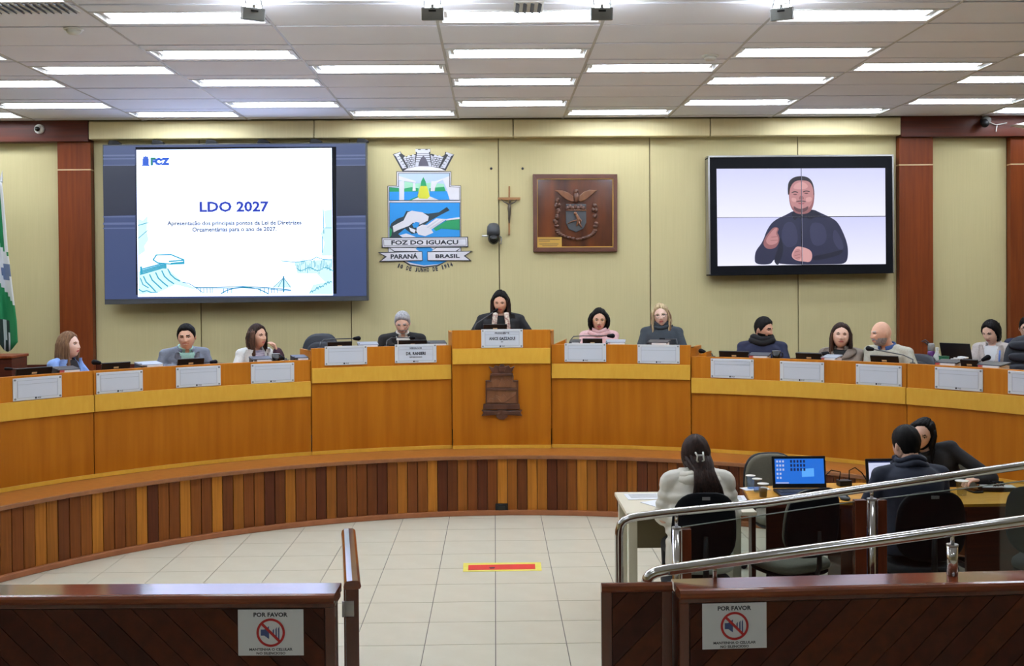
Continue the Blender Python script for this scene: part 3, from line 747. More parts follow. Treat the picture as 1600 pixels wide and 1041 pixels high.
for k in range(5):
    mb.append([(240+k*3, 136+k*14), (326, 120+k*14)]); mb.append([(448, 120+k*14), (530-k*4, 134+k*14)]); mb.append([(336-k*2, 96+k*15), (434+k*2, 96+k*15)])
    for j in range(3): mb.append([(262+j*20+(k%2)*9, 130+k*14-j*3), (262+j*20+(k%2)*9, 143+k*14-j*3)]); mb.append([(464+j*20-(k%2)*9, 122+k*14+j*3), (464+j*20-(k%2)*9, 135+k*14+j*3)])
    mb.append([(190+k*14, 122+k*18), (212+k*14, 112+k*18)]); mb.append([(586-k*14, 122+k*18), (562-k*14, 112+k*18)])
eline(crown, 'masonry_line', mb, 0.006, 0.0062, M_el, kind='stuff')
shield = epart('shield', [
 (M_el, [(186, 226), (592, 226), (592, 328), (664, 332), (666, 850), (560, 890), (500, 925), (390, 940), (280, 922), (232, 890), (124, 850), (120, 334), (186, 330)], 0.002),
 (M_ew, [(191, 231), (588, 231), (588, 332), (660, 336), (661, 840), (560, 888), (490, 918), (390, 930), (290, 914), (240, 888), (128, 840), (126, 338), (191, 334)], 0.004),
 (M_eb, [(400, 780), (440, 790), (560, 890), (500, 912), (390, 922), (300, 905), (250, 888), (340, 790)], 0.006)])
epart('bridge_scene', [
 (M_el, [(200, 238), (582, 238), (582, 338), (656, 342), (656, 444), (132, 444), (132, 342), (200, 338)], 0.006),
 (M_esky, [(204, 242), (578, 242), (578, 342), (652, 346), (652, 440), (136, 440), (136, 346), (204, 342)], 0.008),
 (M_egl, [(246, 300), (330, 316), (440, 310), (540, 320), (540, 370), (246, 370)], 0.009), (M_eg, [(136, 346), (206, 350), (208, 384), (136, 384)], 0.010), (M_eg, [(244, 354), (300, 344), (350, 352), (350, 384), (244, 384)], 0.010), (M_eg, [(430, 352), (540, 340), (556, 384), (430, 384)], 0.010),
 (M_eb, [(136, 378), (350, 376), (350, 410), (300, 440), (136, 440)], 0.011), (M_eb, [(430, 376), (560, 374), (580, 436), (500, 438), (430, 410)], 0.011),
 (M_ew, [(208, 300), (244, 296), (244, 440), (208, 440)], 0.013), (M_ew, [(204, 260), (330, 300), (330, 312), (204, 292)], 0.013), (M_ew, [(310, 312), (326, 312), (330, 370), (306, 372)], 0.013),
 (M_ew, [(444, 300), (478, 300), (470, 374), (440, 374)], 0.013), (M_ew, [(470, 350), (490, 310), (530, 290), (560, 360), (580, 436), (652, 438), (652, 346), (578, 342), (578, 262), (500, 292), (470, 300)], 0.012),
 (M_ew, [(300, 440), (350, 412), (430, 412), (500, 440)], 0.014), (M_eg, [(276, 440), (345, 412), (356, 416), (300, 440)], 0.014),
 (M_ey, [(364, 336), (412, 336), (434, 412), (416, 430), (356, 428), (344, 410)], 0.016), (M_eg, [(366, 336), (370, 300), (386, 270), (402, 300), (410, 336)], 0.016)])
epart('falls_scene', [
 (M_el, [(134, 456), (658, 456), (658, 724), (134, 724)], 0.006), (M_eb, [(138, 460), (654, 460), (654, 720), (138, 720)], 0.008),
 (M_edk, [(150, 610), (190, 580), (240, 560), (260, 520), (330, 524), (420, 540), (500, 530), (560, 490), (580, 515), (520, 545), (440, 590), (400, 620), (330, 640), (350, 680), (300, 690), (250, 650), (200, 690), (230, 718), (138, 718), (138, 640)], 0.010),
 (M_ew, [(160, 632), (240, 590), (270, 530), (300, 518), (380, 530), (426, 560), (420, 590), (360, 620), (310, 606), (280, 630), (200, 660), (166, 678)], 0.012),
 (M_ew, [(340, 640), (380, 620), (410, 625), (440, 650), (460, 680), (400, 706), (350, 694), (334, 668)], 0.012), (M_ew, [(280, 640), (330, 660), (320, 684), (290, 668)], 0.012), (M_ew, [(210, 700), (260, 686), (300, 700), (330, 712), (240, 718)], 0.012),
 (M_eb, [(304, 620), (330, 600), (360, 606), (345, 640), (315, 644)], 0.0135),
 (M_eg, [(138, 640), (156, 660), (150, 700), (138, 716)], 0.011), (M_eg, [(460, 650), (560, 590), (654, 575), (654, 660), (520, 650), (480, 668)], 0.011),
 (M_ew, [(390, 640), (480, 575), (560, 580), (440, 660), (400, 660)], 0.0145), (M_ew, [(550, 580), (654, 566), (654, 580), (556, 590)], 0.0145),
 (M_egr, [(410, 640), (500, 580), (506, 584), (420, 646)], 0.016), (M_egr, [(430, 648), (530, 584), (538, 588), (442, 654)], 0.016)])
ban = epart('ribbon', [
 (M_el, [(120, 780), (170, 822), (330, 822), (380, 840), (310, 788)], 0.010), (M_el, [(676, 780), (630, 822), (470, 822), (420, 840), (480, 788)], 0.010),
 (M_ew, [(138, 792), (172, 816), (330, 816), (356, 818), (316, 792)], 0.012), (M_ew, [(660, 792), (626, 816), (470, 816), (444, 818), (484, 792)], 0.012),
 (M_el, [(78, 716), (716, 710), (718, 786), (80, 792)], 0.016), (M_ew, [(84, 722), (710, 716), (712, 780), (86, 786)], 0.018),
 (M_el, [(92, 730), (702, 724), (704, 774), (94, 778)], 0.0185), (M_ew, [(95, 733), (699, 727), (701, 771), (97, 775)], 0.019),
 (M_el, [(50, 824), (378, 818), (382, 888), (58, 896), (102, 858)], 0.016), (M_ew, [(64, 830), (374, 823), (377, 883), (74, 889), (118, 858)], 0.018),
 (M_el, [(748, 814), (414, 820), (416, 888), (742, 888), (698, 852)], 0.016), (M_ew, [(734, 820), (419, 825), (421, 883), (726, 883), (684, 852)], 0.018)])
mb = MB()
for s, x0, x1, y0, y1 in (('FOZ DO IGUAÇU', 150, 644, 734, 778), ('PARANÁ', 145, 345, 830, 874), ('BRASIL', 476, 654, 838, 868)):
    (ax, ay), (bx, by) = c7((x0, y1), (x1, y0)); text_mb(F, s, (ax+bx)/2, (ay+by)/2, bx-ax, by-ay, 0, 0.0205, into=mb, bold=0.035)
sub(ban, 'lettering', mb, M_ink, kind='stuff')
mb = MB(); s = '10 DE JUNHO DE 1914'                     # curved date line under the shield
for i, ch in enumerate(s):
    if ch == ' ': continue
    t = (i + 0.5)/len(s)*2 - 1; x = 398 + 205*t; y = 955 - 40*t*t - 5*t
    (u, v), (u2, v2) = c7((x, y), (x+9.4, y)); G = F @ Matrix.Translation((u, v, 0)) @ Matrix.Rotation(0.40*t, 4, 'Z')
    w = (u2-u)*(1.7 if ch not in '1' else 0.9)
    text_mb(G, ch, 0, 0, w*1.02, 0.055, 0, 0.003, into=mb, bold=0.04)
part(em, 'date_lettering', mb, M_ink, kind='stuff')

# ---- crucifix
F = frame(at_y(796, 330, YW-0.03), XAX, UP)
cx = thing('crucifix', 'slender wooden crucifix with a dark figure on the wall above the podium', 'crucifix', F.translation)
M_cw = mat('crucifix_wood', (150, 104, 58), 0.5); M_cb = mat('crucifix_bronze', (82, 72, 62), 0.4, 0.6)
part(cx, 'upright', MB().poly(F, S((794.5, 291), (797, 291), (796.8, 367), (794.2, 367)), -0.028, 0.0), M_cw, bevel=0.002)
part(cx, 'crossbar', MB().poly(F, S((778, 308.5), (813, 308.5), (813, 312.5), (778, 312.5)), -0.012, 0.006), M_cw, bevel=0.002)
mb = MB(); P = lambda px, py, z=0.02: F @ Vector((*uv_on(F, px, py), z))
mb.tube([P(783, 312), P(788, 316), P(793, 318.5), P(796, 320)], [0.006, 0.008, 0.01, 0.012], 6); mb.tube([P(808, 312), P(804, 316), P(799, 318.5), P(796, 320)], [0.006, 0.008, 0.01, 0.012], 6)
mb.tube([P(796, 318), P(795.6, 326), P(796, 332), P(795.5, 342), P(795.5, 349)], [0.014, 0.02, 0.018, 0.014, 0.006], 8); mb.ell(P(796.8, 315, 0.026), (0.015, 0.015, 0.02), 8, 6)
part(cx, 'figure', mb, M_cb, smooth=True)
# ---- carved wooden coat-of-arms panel
F = frame(at_y(898, 333, YW-0.05), XAX, UP)
def c8(*pts): return S(*[(740 + x/5.204, 240 + y/5.204) for x, y in pts])
wp = thing('carved_plaque', 'square dark wood plaque with carved eagle and shield beside the crucifix', 'plaque', F.translation)
M_pl = mat('plaque_board', (112, 58, 28), 0.2, noise=0.5, nscale=(5, 5, 0.7), c2=(58, 32, 24), coat=0.3); M_plf = mat('plaque_frame', (96, 56, 42), 0.35, noise=0.2, nscale=(10, 10, 10))
part(wp, 'board', MB().poly(F, c8((500, 190), (1150, 190), (1150, 780), (500, 780)), -0.05, -0.016), M_pl)
fr = MB()
for q in ([(482, 168), (1168, 168), (1136, 204), (516, 206)], [(482, 168), (516, 206), (518, 764), (486, 800)], [(486, 800), (518, 764), (1136, 762), (1168, 798)], [(1168, 168), (1168, 798), (1136, 762), (1136, 204)]):
    fr.poly(F, c8(*q), -0.05, 0.012)
part(wp, 'frame', fr, M_plf, bevel=0.003)
il = MB()
for q in ([(516, 204), (1136, 203), (1134, 209), (519, 210)], [(516, 204), (520, 208), (521, 762), (518, 766)], [(518, 766), (521, 757), (1132, 755), (1136, 763)], [(1136, 203), (1136, 763), (1130, 757), (1130, 208)]): il.poly(F, c8(*q), -0.02, 0.006)
part(wp, 'inner_moulding', il, M_brass)
def relief(name, outs, m=M_carve, bev=0.006):
    mb = MB()
    for pts, z in outs: mb.poly(F, c8(*pts), -0.018, z)
    return part(wp, name, mb, m, bevel=bev)
relief('carved_wing', [([(655, 298), (720, 300), (770, 318), (812, 350), (822, 390), (800, 392), (760, 378), (720, 350), (685, 315)], 0.012)], M_carvel)
relief('carved_wing', [([(1008, 298), (940, 296), (895, 312), (858, 345), (850, 388), (872, 392), (915, 376), (955, 340), (985, 312)], 0.012)], M_carvel)
eg = MB(); P = lambda x, y, z=0.0: F @ Vector((*c8((x, y))[0], z))
eg.ell(P(836, 355, 0.004), (0.04, 0.03, 0.075), 12, 8); eg.ell(P(832, 308, 0.012), (0.028, 0.024, 0.03), 10, 7); eg.cap(P(838, 305, 0.02), 0.012, P(852, 300, 0.03), 0.004, 8)
part(wp, 'carved_eagle_body', eg, M_carve, smooth=True)
sh = relief('carved_shield', [([(750, 410), (916, 410), (916, 560), (895, 610), (834, 640), (775, 615), (750, 565)], 0.0)], M_dgrey)
mb = MB()
for x in range(762, 905, 22): mb.ell(P(x, 440+6*math.sin(x), 0.0), (0.025, 0.012, 0.03), 8, 6)
part(wp, 'carved_hills', mb, M_carve, smooth=True, kind='stuff')
mb = MB(); mb.line(F, c8((752, 462), (914, 462)), 0.012, 0.0, 0.01); mb.tube([P(832, 492, .012), P(848, 520, .014), P(850, 550, .012), P(838, 590, .01)], [0.014, 0.018, 0.016, 0.01], 8)
mb.tube([P(848, 520, .014), P(872, 545, .014), P(866, 575, .012)], [0.012, 0.01, 0.008], 7); mb.tube([P(765, 572, .01), P(800, 552, .014), P(850, 540, .016)], [0.006, 0.008, 0.008], 6); mb.ell(P(826, 488, .016), (0.02, 0.016, 0.02), 8, 6); mb.tube([P(850, 550, .012), P(872, 590, .01), P(880, 600, .01)], [0.014, 0.01, 0.008], 7)
part(wp, 'carved_reaper', mb, M_carvel, smooth=True)
mb = MB(); rn = random.Random(3)
for x, y in [(683, 385), (682, 420), (684, 468), (676, 515), (664, 560), (985, 415), (983, 465), (988, 510), (992, 560)]:
    for k in range(3): mb.ell(P(x+rn.uniform(-14, 14), y+rn.uniform(-12, 12), 0.0), (0.022, 0.014, 0.026), 8, 6)
for k in range(9):
    t = k/8; mb.ell(P(676+150*t*t+20*t, 590+108*math.sqrt(t), 0.0), (0.03, 0.012, 0.018), 8, 6); mb.ell(P(990-110*t*t-15*t, 590+105*math.sqrt(t), 0.0), (0.03, 0.012, 0.018), 8, 6)
part(wp, 'carved_branches', mb, M_carve, smooth=True, kind='stuff')
bp = part(wp, 'brass_plate', MB().poly(F, c8((520, 680), (717, 680), (717, 763), (520, 763)), -0.017, -0.006), M_brass)
mb = MB()
for y, x0, x1 in ((698, 530, 700), (712, 530, 620), (736, 535, 690), (750, 560, 680)): mb.line(F, c8((x0, y), (x1, y)), 0.006, -0.006, -0.0045)
sub(bp, 'engraved_line', mb, M_ink, kind='stuff')
# ---- black pan-tilt camera below the crucifix
F = frame(at_y(771, 365, YW-0.12), XAX, UP); c0 = F.translation
pc = thing('ptz_camera', 'black pan-tilt camera on the wall below the crucifix', 'camera', c0)
part(pc, 'housing', MB().lathe([(0.0, 0.13), (0.05, 0.12), (0.075, 0.085), (0.08, 0.03), (0.08, -0.02), (0.0, -0.02)], c0, 18), M_dgrey, smooth=True)
part(pc, 'camera_head', MB().ell(c0 + Vector((0, -0.01, -0.06)), (0.068, 0.075, 0.075), 16, 10), M_blackg, smooth=True)
part(pc, 'lens', MB().cyl(c0 + Vector((0, -0.07, -0.07)), c0 + Vector((0, -0.095, -0.075)), 0.034, 0.03, 14), M_blackg, smooth=True)
part(pc, 'wall_plate', MB().span(c0 + Vector((-0.06, 0.03, -0.1)), c0 + Vector((0.06, 0.12, 0.02))), M_black, bevel=0.01)
part(pc, 'side_arm', MB().cyl(c0 + Vector((-0.14, 0, -0.03)), c0 + Vector((-0.06, 0, -0.03)), 0.012, n=8), M_steel)
part(pc, 'loose_cable', MB().tube([c0 + Vector(v) for v in ((0.06, 0, -0.02), (0.1, 0, -0.05), (0.07, 0, -0.11), (0.09, 0, -0.13), (0.1, 0.05, -0.06), (0.06, 0.1, -0.02))], 0.006, 6), M_grey, smooth=True)
for px, w in ((767.5, 'left'), (816.5, 'right')):
    p = at_y(px, 263.5, YW); t = obj('wall_hook', MB().lathe([(0.014, 0.0), (0.016, 0.006), (0.01, 0.014), (0.0, 0.016)], (0, 0, 0), 12, rot=Matrix.Rotation(PI/2, 3, 'X')), M_ink, smooth=True, loc=p)
    tag(t, 'tiny dark wall plug above the crucifix, the %s of two' % w, 'wall plug')
# ---- surveillance cameras under the ceiling
p = at_y(62, 202, YW-0.16); t = thing('dome_camera', 'white round security camera on the dark beam at the left', 'camera', p)
Rf = Matrix.Rotation(PI/2, 3, 'X')
part(t, 'mount_ring', MB().lathe([(0.058, 0), (0.058, 0.02), (0.04, 0.035), (0.0, 0.035)], p, 18, rot=Rf), M_whitep, smooth=True)
part(t, 'lens_ball', MB().ell(p + Vector((-0.008, -0.045, -0.004)), (0.03, 0.03, 0.03), 14, 8), M_blackg, smooth=True)
part(t, 'lens_hood', MB().tube([p + Vector((-0.03, -0.035, 0.02)), p + Vector((0.0, -0.05, 0.034)), p + Vector((0.028, -0.035, 0.016))], 0.012, 8), M_whitep, smooth=True)
p = at_y(1537, 193, YW-0.2); t = thing('bullet_camera', 'dark security camera with loose white cable under the right beam', 'camera', p)
part(t, 'bracket', MB().cyl(p + Vector((0.02, 0.04, 0.05)), p + Vector((0.02, 0.04, 0.12)), 0.02, n=10), M_whitep)
part(t, 'camera_body', MB().cyl(p + Vector((0.02, 0.04, 0.035)), p + Vector((-0.03, -0.1, -0.02)), 0.045, 0.045, 14), M_black, smooth=True)
part(t, 'sun_hood', MB().cyl(p + Vector((0.03, 0.04, 0.05)), p + Vector((0.03, -0.03, 0.03)), 0.05, 0.05, 14), M_grey, smooth=True)
part(t, 'cable', MB().tube([at_y(x, y, YW-0.18) for x, y in ((1540, 186), (1548, 192), (1556, 195), (1564, 194), (1573, 192))], 0.006, 6), M_whitep, smooth=True)
part(t, 'cable_end', MB().tube([at_y(x, y, YW-0.18) for x, y in ((1558, 195.5), (1557, 201), (1556.5, 206))], 0.006, 6), M_whitep, smooth=True)
p = at_y(1596, 194, YW-0.5); t = thing('ceiling_speaker', 'white wedge-shaped fixture under the ceiling at the right edge', 'fixture', p)
part(t, 'shell', MB().add([p + Vector(v) for v in ((-0.07, 0, 0.0), (0.2, 0, 0.05), (0.2, 0, -0.05), (-0.07, 0.16, 0.0), (0.2, 0.16, 0.05), (0.2, 0.16, -0.05))], [(0, 1, 2), (5, 4, 3), (0, 3, 4, 1), (1, 4, 5, 2), (2, 5, 3, 0)]), M_white, bevel=0.01)
part(t, 'ceiling_stem', MB().cyl(p + Vector((0.1, 0.08, 0.02)), Vector((p.x+0.1, p.y+0.08, ZC)), 0.015, n=10), M_white)

# ---- ceiling fittings
for i, (px, s) in enumerate(((395, -0.5), (676, 0.0), (940, 0.0), (1222, 0.45))):
    p = at_z(px, 22, ZC-0.16)
    t = thing('floodlight_box', 'grey floodlight box hanging under the ceiling, %s of four from the left' % ordw(i), 'floodlight', p, group='hanging floodlight boxes')
    R3 = Matrix.Rotation(-s, 3, 'Z') @ Matrix.Rotation(0.2, 3, 'X')
    part(t, 'housing', MB().box(p, (0.15, 0.075, 0.085), R3), M_grey, bevel=0.006)
    part(t, 'lens', MB().box(p + R3 @ Vector((0, 0.034, 0.036)), (0.12, 0.008, 0.06), R3 @ Matrix.Rotation(0.75, 3, 'X')), emit('flood_lens', (240, 245, 255), 260.0))
    part(t, 'control_strip', MB().box(p + R3 @ Vector((0, -0.04, 0.02)), (0.05, 0.006, 0.012), R3), M_black)
    for q in (-0.055, 0.055): part(t, 'hanger', MB().cyl(p + R3 @ Vector((q, -0.025, 0.04)), Vector((p.x+q*math.cos(s), p.y-0.0, ZC)), 0.004, n=6), M_dgrey)
    part(t, 'knob', MB().cyl(p + R3 @ Vector((0.0, -0.02, 0.04)), p + R3 @ Vector((0, -0.02, 0.06)), 0.012, n=10), M_grey)
for px, py, w in ((115, 45, 'left'), (1110, 87, 'right')):
    p = at_z(px, py, ZC); t = thing('smoke_detector', 'round white smoke detector on the %s side of the ceiling' % w, 'smoke detector', p)
    part(t, 'base', MB().lathe([(0.0, -0.012), (0.07, -0.012), (0.075, 0.0), (0.0, 0.0)], p, 24), M_whitep, smooth=True)
    part(t, 'sensor_cap', MB().lathe([(0.0, -0.045), (0.035, -0.043), (0.052, -0.03), (0.056, -0.012), (0.0, -0.012)], p, 24), M_whitep, smooth=True)
for px0, px1, w in ((-30, 102, 'left corner'), (803, 850, 'centre')):
    a = at_z(px0, 6, ZC-0.01); b = at_z(px1, 5, ZC-0.01); t = thing('air_vent', 'slatted ceiling air vent at the top %s' % w, 'vent', (a+b)/2); L_ = b.x-a.x; c = (a+b)/2 + Vector((0, 0.12, 0))
    part(t, 'vent_frame', MB().box(c + Vector((0, 0, 0.008)), (L_, 0.3, 0.012)), M_white, bevel=0.003)
    n = max(4, int(L_/0.05))
    for k in range(n): part(t, 'slat', MB().box(c + Vector((-L_/2 + (k+0.5)*L_/n, 0, -0.004)), (L_/n*0.5, 0.24, 0.008), Matrix.Rotation(0.5, 3, 'Y')), M_dgrey)
# ================================================================== partition in front, with gate, signs and rails
def rect(x0, x1, y0, y1): return [(x0, y0), (x1, y0), (x1, y1), (x0, y1)]
def boards(root, F, x0, x1, z0, z1, sgn, seed, zb=-0.012):
    rn = random.Random(seed); w = 0.098; R = rect(x0, x1, z0, z1); k = 0; t = x0 - (z1-z0) - 0.2
    while t < x1 + (z1-z0):
        W = w*1.414; H_ = z1 - z0
        s = [(t, z0), (t+W-0.005, z0), (t+W-0.005+H_, z1), (t+H_, z1)] if sgn > 0 else [(t+H_, z0), (t+H_+W-0.005, z0), (t+W-0.005, z1), (t, z1)]
        c = clip(s, R)
        if len(c) > 2 and max(p[0] for p in c)-min(p[0] for p in c) > 0.02:
            part(root, 'diagonal_board', MB().poly(F, c, min(-0.02, zb-0.004), zb + rn.uniform(0, 0.003)), M_part[rn.randrange(5)])
        t += W; k += 1
def partition(name, label, F, L, inner, sgn, seed, zt=0.88, depth=0.21):
    """F: origin at the inner top corner's foot, x to the right, z to the viewer; the panel spans x in [0, L] or [-L, 0]"""
    root = thing(name, label, 'partition', F.translation)
    x0, x1 = (0, L) if inner == 'left' else (-L, 0)
    G = lambda: MB()
    Fd = F
    part(root, 'core_panel', G().poly(Fd, rect(x0+0.01, x1-0.01, 0.0, zt-0.04), -depth+0.05, -0.035), M_part[2])
    # bull-nosed varnished cap
    cs = [(-depth, zt-0.03), (-depth, zt-0.006), (-depth+0.008, zt), (-0.03, zt), (-0.012, zt-0.004), (-0.002, zt-0.014), (0.0, zt-0.03), (-0.006, zt-0.04), (-depth, zt-0.04)]
    mb = MB(); n = len(cs)
    e0, e1 = (0.0, 0.0)
    vs = [Fd @ Vector((x0, z, y)) for y, z in cs] + [Fd @ Vector((x1, z, y)) for y, z in cs]
    mb.add(vs, [tuple(range(n)), tuple(range(2*n-1, n-1, -1))] + [(i, n+i, n+(i+1) % n, (i+1) % n) for i in range(n)])
    part(root, 'cap_rail', mb, M_cap)
    part(root, 'cap_moulding', G().poly(Fd, rect(x0, x1, zt-0.065, zt-0.04), -depth+0.02, -0.022), M_partf, bevel=0.006)
    sx = (x0, x0+0.045) if inner == 'left' else (x1-0.045, x1)
    part(root, 'end_stile', G().poly(Fd, rect(sx[0], sx[1], 0.0, zt-0.065), -0.06, -0.022), M_partf, bevel=0.003)
    bx = (x0+0.05, x1) if inner == 'left' else (x0, x1-0.05)
    boards(root, Fd, bx[0], bx[1], 0.0, zt-0.068, sgn, seed, -0.031)
    if inner == 'left': part(root, 'dark_gap_filler', MB().poly(Fd, rect(-0.005, 0.03, 0.0, zt-0.05), -0.19, -0.05), M_part[2])  # dark filler added so the bright gap beside the gate leaf reads dark
    return root
def leaf(name, label, F, L, sgn, seed, zt=0.88, th=0.085, back=False):
    root = thing(name, label, 'gate', F.translation)
    part(root, 'core_panel', MB().poly(F, rect(0.004, L-0.004, 0.02, zt-0.04), -th+0.02, -0.02), M_part[2])
    cs = [(-th, zt-0.03), (-th+0.004, zt-0.012), (-th+0.016, zt-0.002), (-th/2, zt), (-0.016, zt-0.002), (-0.004, zt-0.012), (0.0, zt-0.03), (-0.006, zt-0.042), (-th+0.006, zt-0.042)]
    n = len(cs); mb = MB()
    vs = [F @ Vector((0, z, y)) for y, z in cs] + [F @ Vector((L, z, y)) for y, z in cs]
    mb.add(vs, [tuple(range(n)), tuple(range(2*n-1, n-1, -1))] + [(i, n+i, n+(i+1) % n, (i+1) % n) for i in range(n)])
    part(root, 'cap_rail', mb, M_cap)
    for a, b in ((0.0, 0.05), (L-0.05, L)): part(root, 'stile', MB().poly(F, rect(a, b, 0.02, zt-0.042), -th+0.01, -0.012), M_partf, bevel=0.003)
    boards(root, F, 0.052, L-0.052, 0.02, zt-0.045, sgn, seed, -0.014)
    return root
Of = Vector((-0.750, 4.826, 0)); dl = (Vector((-2.287, 4.866, 0)) - Of).normalized()
FL = frame(Of, -dl, UP)
partL = partition('partition', 'dark wood partition with glossy cap at the lower left of the photo', FL, 2.7, 'right', -1, 5)
Or = Vector((0.846, 4.822, 0)); dr = (Vector((2.478, 4.893, 0)) - Or).normalized()
FR = frame(Or, dr, UP)
partR = partition('partition', 'dark wood partition with glossy cap at the lower right, under the handrail', FR, 2.7, 'left', 1, 9)
g0 = Vector((-0.655, 5.07, 0)); g1 = Vector((-0.825, 6.17, 0))
FG = frame(g0, g1-g0, UP)             # right-hand face of the leaf that stands open into the room
gate = leaf('gate', 'open wooden gate leaf swung into the chamber beside the left partition', FG, (g1-g0).length, 1, 3)
FG2 = frame(Vector((0.494, 4.948, 0)), (1, 0.02, 0), UP)
gate2 = leaf('gate', 'short closed wooden gate leaf at the left end of the right partition', FG2, 0.338, 1, 12, th=0.05)
def hinge(par, c, F, w=0.07, h=0.075):
    h0 = part(par, 'hinge', MB().poly(F, rect(c[0]-w/2, c[0]+w/2, c[1]-h/2, c[1]+h/2), c[2]-0.004, c[2]+0.004), M_steel, bevel=0.001)
    mb = MB().cyl(F @ Vector((c[0]-w/2, c[1]-h/2, c[2]+0.004)), F @ Vector((c[0]-w/2, c[1]+h/2, c[2]+0.004)), 0.007, n=8)
    sub(h0, 'hinge_pin', mb, M_steel, smooth=True)
FE = frame(Vector((-0.745, 5.066, 0)), (1, 0, 0), UP)
hinge(gate, (0.03, 0.745, 0.004), FE, 0.05)
# ---- silence signs
M_snav = mat('sign_speaker_blue', (66, 82, 132), 0.6)
def silence(F, cx, cz, label):
    W, Hh = 0.303, 0.213
    o = F.translation + F.col[0].xyz*cx + F.col[2].xyz*(-0.024) + Vector((0, 0, cz))
    t = thing('silence_sign', label, 'sign', o, group='silence signs on the partition')
    G = frame(o, F.col[0].xyz, UP)
    part(t, 'paper_sheet', MB().poly(G, rect(-W/2, W/2, -Hh/2, Hh/2), -0.002, 0.0005), M_paper)
    part(t, 'heading', text_mb(G, 'POR FAVOR', 0.0, 0.083, 0.158, 0.021, 0, 0.0012, bold=0.035), M_ink)
    part(t, 'small_print', text_mb(G, 'MANTENHA O CELULAR', 0.0, -0.078, 0.2, 0.0125, 0, 0.0012, bold=0.03), M_ink)
    part(t, 'small_print', text_mb(G, 'NO SILENCIOSO', 0.0, -0.096, 0.134, 0.0125, 0, 0.0012, bold=0.03), M_ink)
    c = (0.0, 0.0); n = 40; R1, R2 = 0.066, 0.055; mb = MB()
    vs = [G @ Vector((c[0]+r*math.cos(2*PI*i/n), c[1]+r*math.sin(2*PI*i/n), 0.0024)) for r in (R1, R2) for i in range(n)]
    mb.add(vs, [(i, (i+1) % n, n+(i+1) % n, n+i) for i in range(n)])
    mb.line(G, [(-0.042, 0.042), (0.042, -0.042)], 0.012, 0.001, 0.0026)
    part(t, 'prohibition_ring', mb, M_red)
    mb = MB().poly(G, [(-0.046, -0.014), (-0.03, -0.014), (-0.008, -0.03), (-0.008, 0.03), (-0.03, 0.014), (-0.046, 0.014)], 0.0008, 0.0014)
    part(t, 'speaker_symbol', mb, M_snav)
    for x, a in ((0.012, 0.02), (0.025, 0.028), (0.037, 0.033)):
        part(t, 'sound_bar', MB().poly(G, [(x-0.003, -a), (x+0.003, -a), (x+0.003, a*0.9), (x-0.003, a*0.55)], 0.0008, 0.0014), M_snav)
silence(FL, -0.297, 0.702, 'white paper silence sign taped to the left partition')
silence(FR, 0.258, 0.705, 'white paper silence sign taped to the right partition')
# ---- chrome handrails of the ramp
def post(root, x, y, z0, z1, zs, r=0.026):
    part(root, 'post', MB().cyl((x, y, z0), (x, y, zs), r, n=16), M_chrome, smooth=True)
    part(root, 'post_collar', MB().cyl((x, y, zs), (x, y, zs+0.008), r+0.002, n=16), M_steel, smooth=False)
    part(root, 'post_pin', MB().cyl((x, y, zs+0.008), (x, y, z1), 0.010, n=10), M_chrome, smooth=True)
YU = 6.2
P = lambda x, y, Y=YU: at_y(x, y, Y)
up = thing('handrail', 'far chrome ramp handrail with glass panels in front of the laptop table', 'handrail', (1.9, YU, 0))
a = P(967, 838); path = [Vector((a.x, YU, 0.0)), Vector((a.x, YU, 0.4)), a, P(967.6, 829), P(970, 820), P(975.5, 814), P(984, 810), P(994, 807.8), P(1040, 801.8), P(1200, 785.5), P(1600, 727.5), P(1680, 716)]
part(up, 'rail_tube', MB().tube(path, 0.0245, 14), M_chrome, smooth=True)
for px, pt, pb in ((1057, 800, 826), (1362, 762, 781)):
    q = P(px, pb); post(up, q.x, YU, 0.0, P(px, pt).z-0.02, q.z)
    part(up, 'post_cladding', MB().span((q.x+0.03, YU-0.02, 0.0), (q.x+0.085, YU+0.03, q.z-0.0)), M_partf, bevel=0.003)
    if px > 1100: part(up, 'post_cladding', MB().span((q.x-0.105, YU-0.02, 0.0), (q.x-0.035, YU+0.03, q.z-0.0)), M_partf, bevel=0.003)
a, b, c, d = P(1066, 824), P(1350, 782), P(1374, 780), P(1680, 742)
for e, f_ in ((a, b), (c, d)):
    part(up, 'glass_panel', MB().add([(e.x, YU-0.004, 0.12), (f_.x, YU-0.004, 0.12), (f_.x, YU-0.004, f_.z), (e.x, YU-0.004, e.z), (e.x, YU+0.004, 0.12), (f_.x, YU+0.004, 0.12), (f_.x, YU+0.004, f_.z), (e.x, YU+0.004, e.z)],
        [(0,1,2,3), (7,6,5,4), (0,4,5,1), (1,5,6,2), (2,6,7,3), (3,7,4,0)]), M_glass)
    part(up, 'glass_edge', MB().tube([(e.x, YU, e.z+0.001), (f_.x, YU, f_.z+0.001)], 0.0035, 6), mat('glass_edge', (150, 158, 152), 0.2))
YN = 5.03
lo = thing('handrail', 'near chrome handrail standing on the right partition cap', 'handrail', (1.9, YN, 0.88))
P = lambda x, y, Y=YN: at_y(x, y, Y)
path = [P(1010.5, 912), P(1012, 905), P(1016.5, 899), P(1024, 895), P(1036, 892), P(1060, 888.5), P(1200, 869), P(1600, 814), P(1700, 800)]
part(lo, 'rail_tube', MB().tube(path, 0.0275, 14), M_chrome, smooth=True)
for px, yy in ((1117, 880), (1488, 830)):
    q = P(px, yy); zc = 0.881
    if px < 1200: part(lo, 'post_pin', MB().cyl((q.x, YN, zc), (q.x, YN, q.z), 0.010, n=10), M_chrome, smooth=True)
    else: post(lo, q.x, YN, zc, q.z, P(px, 853).z)
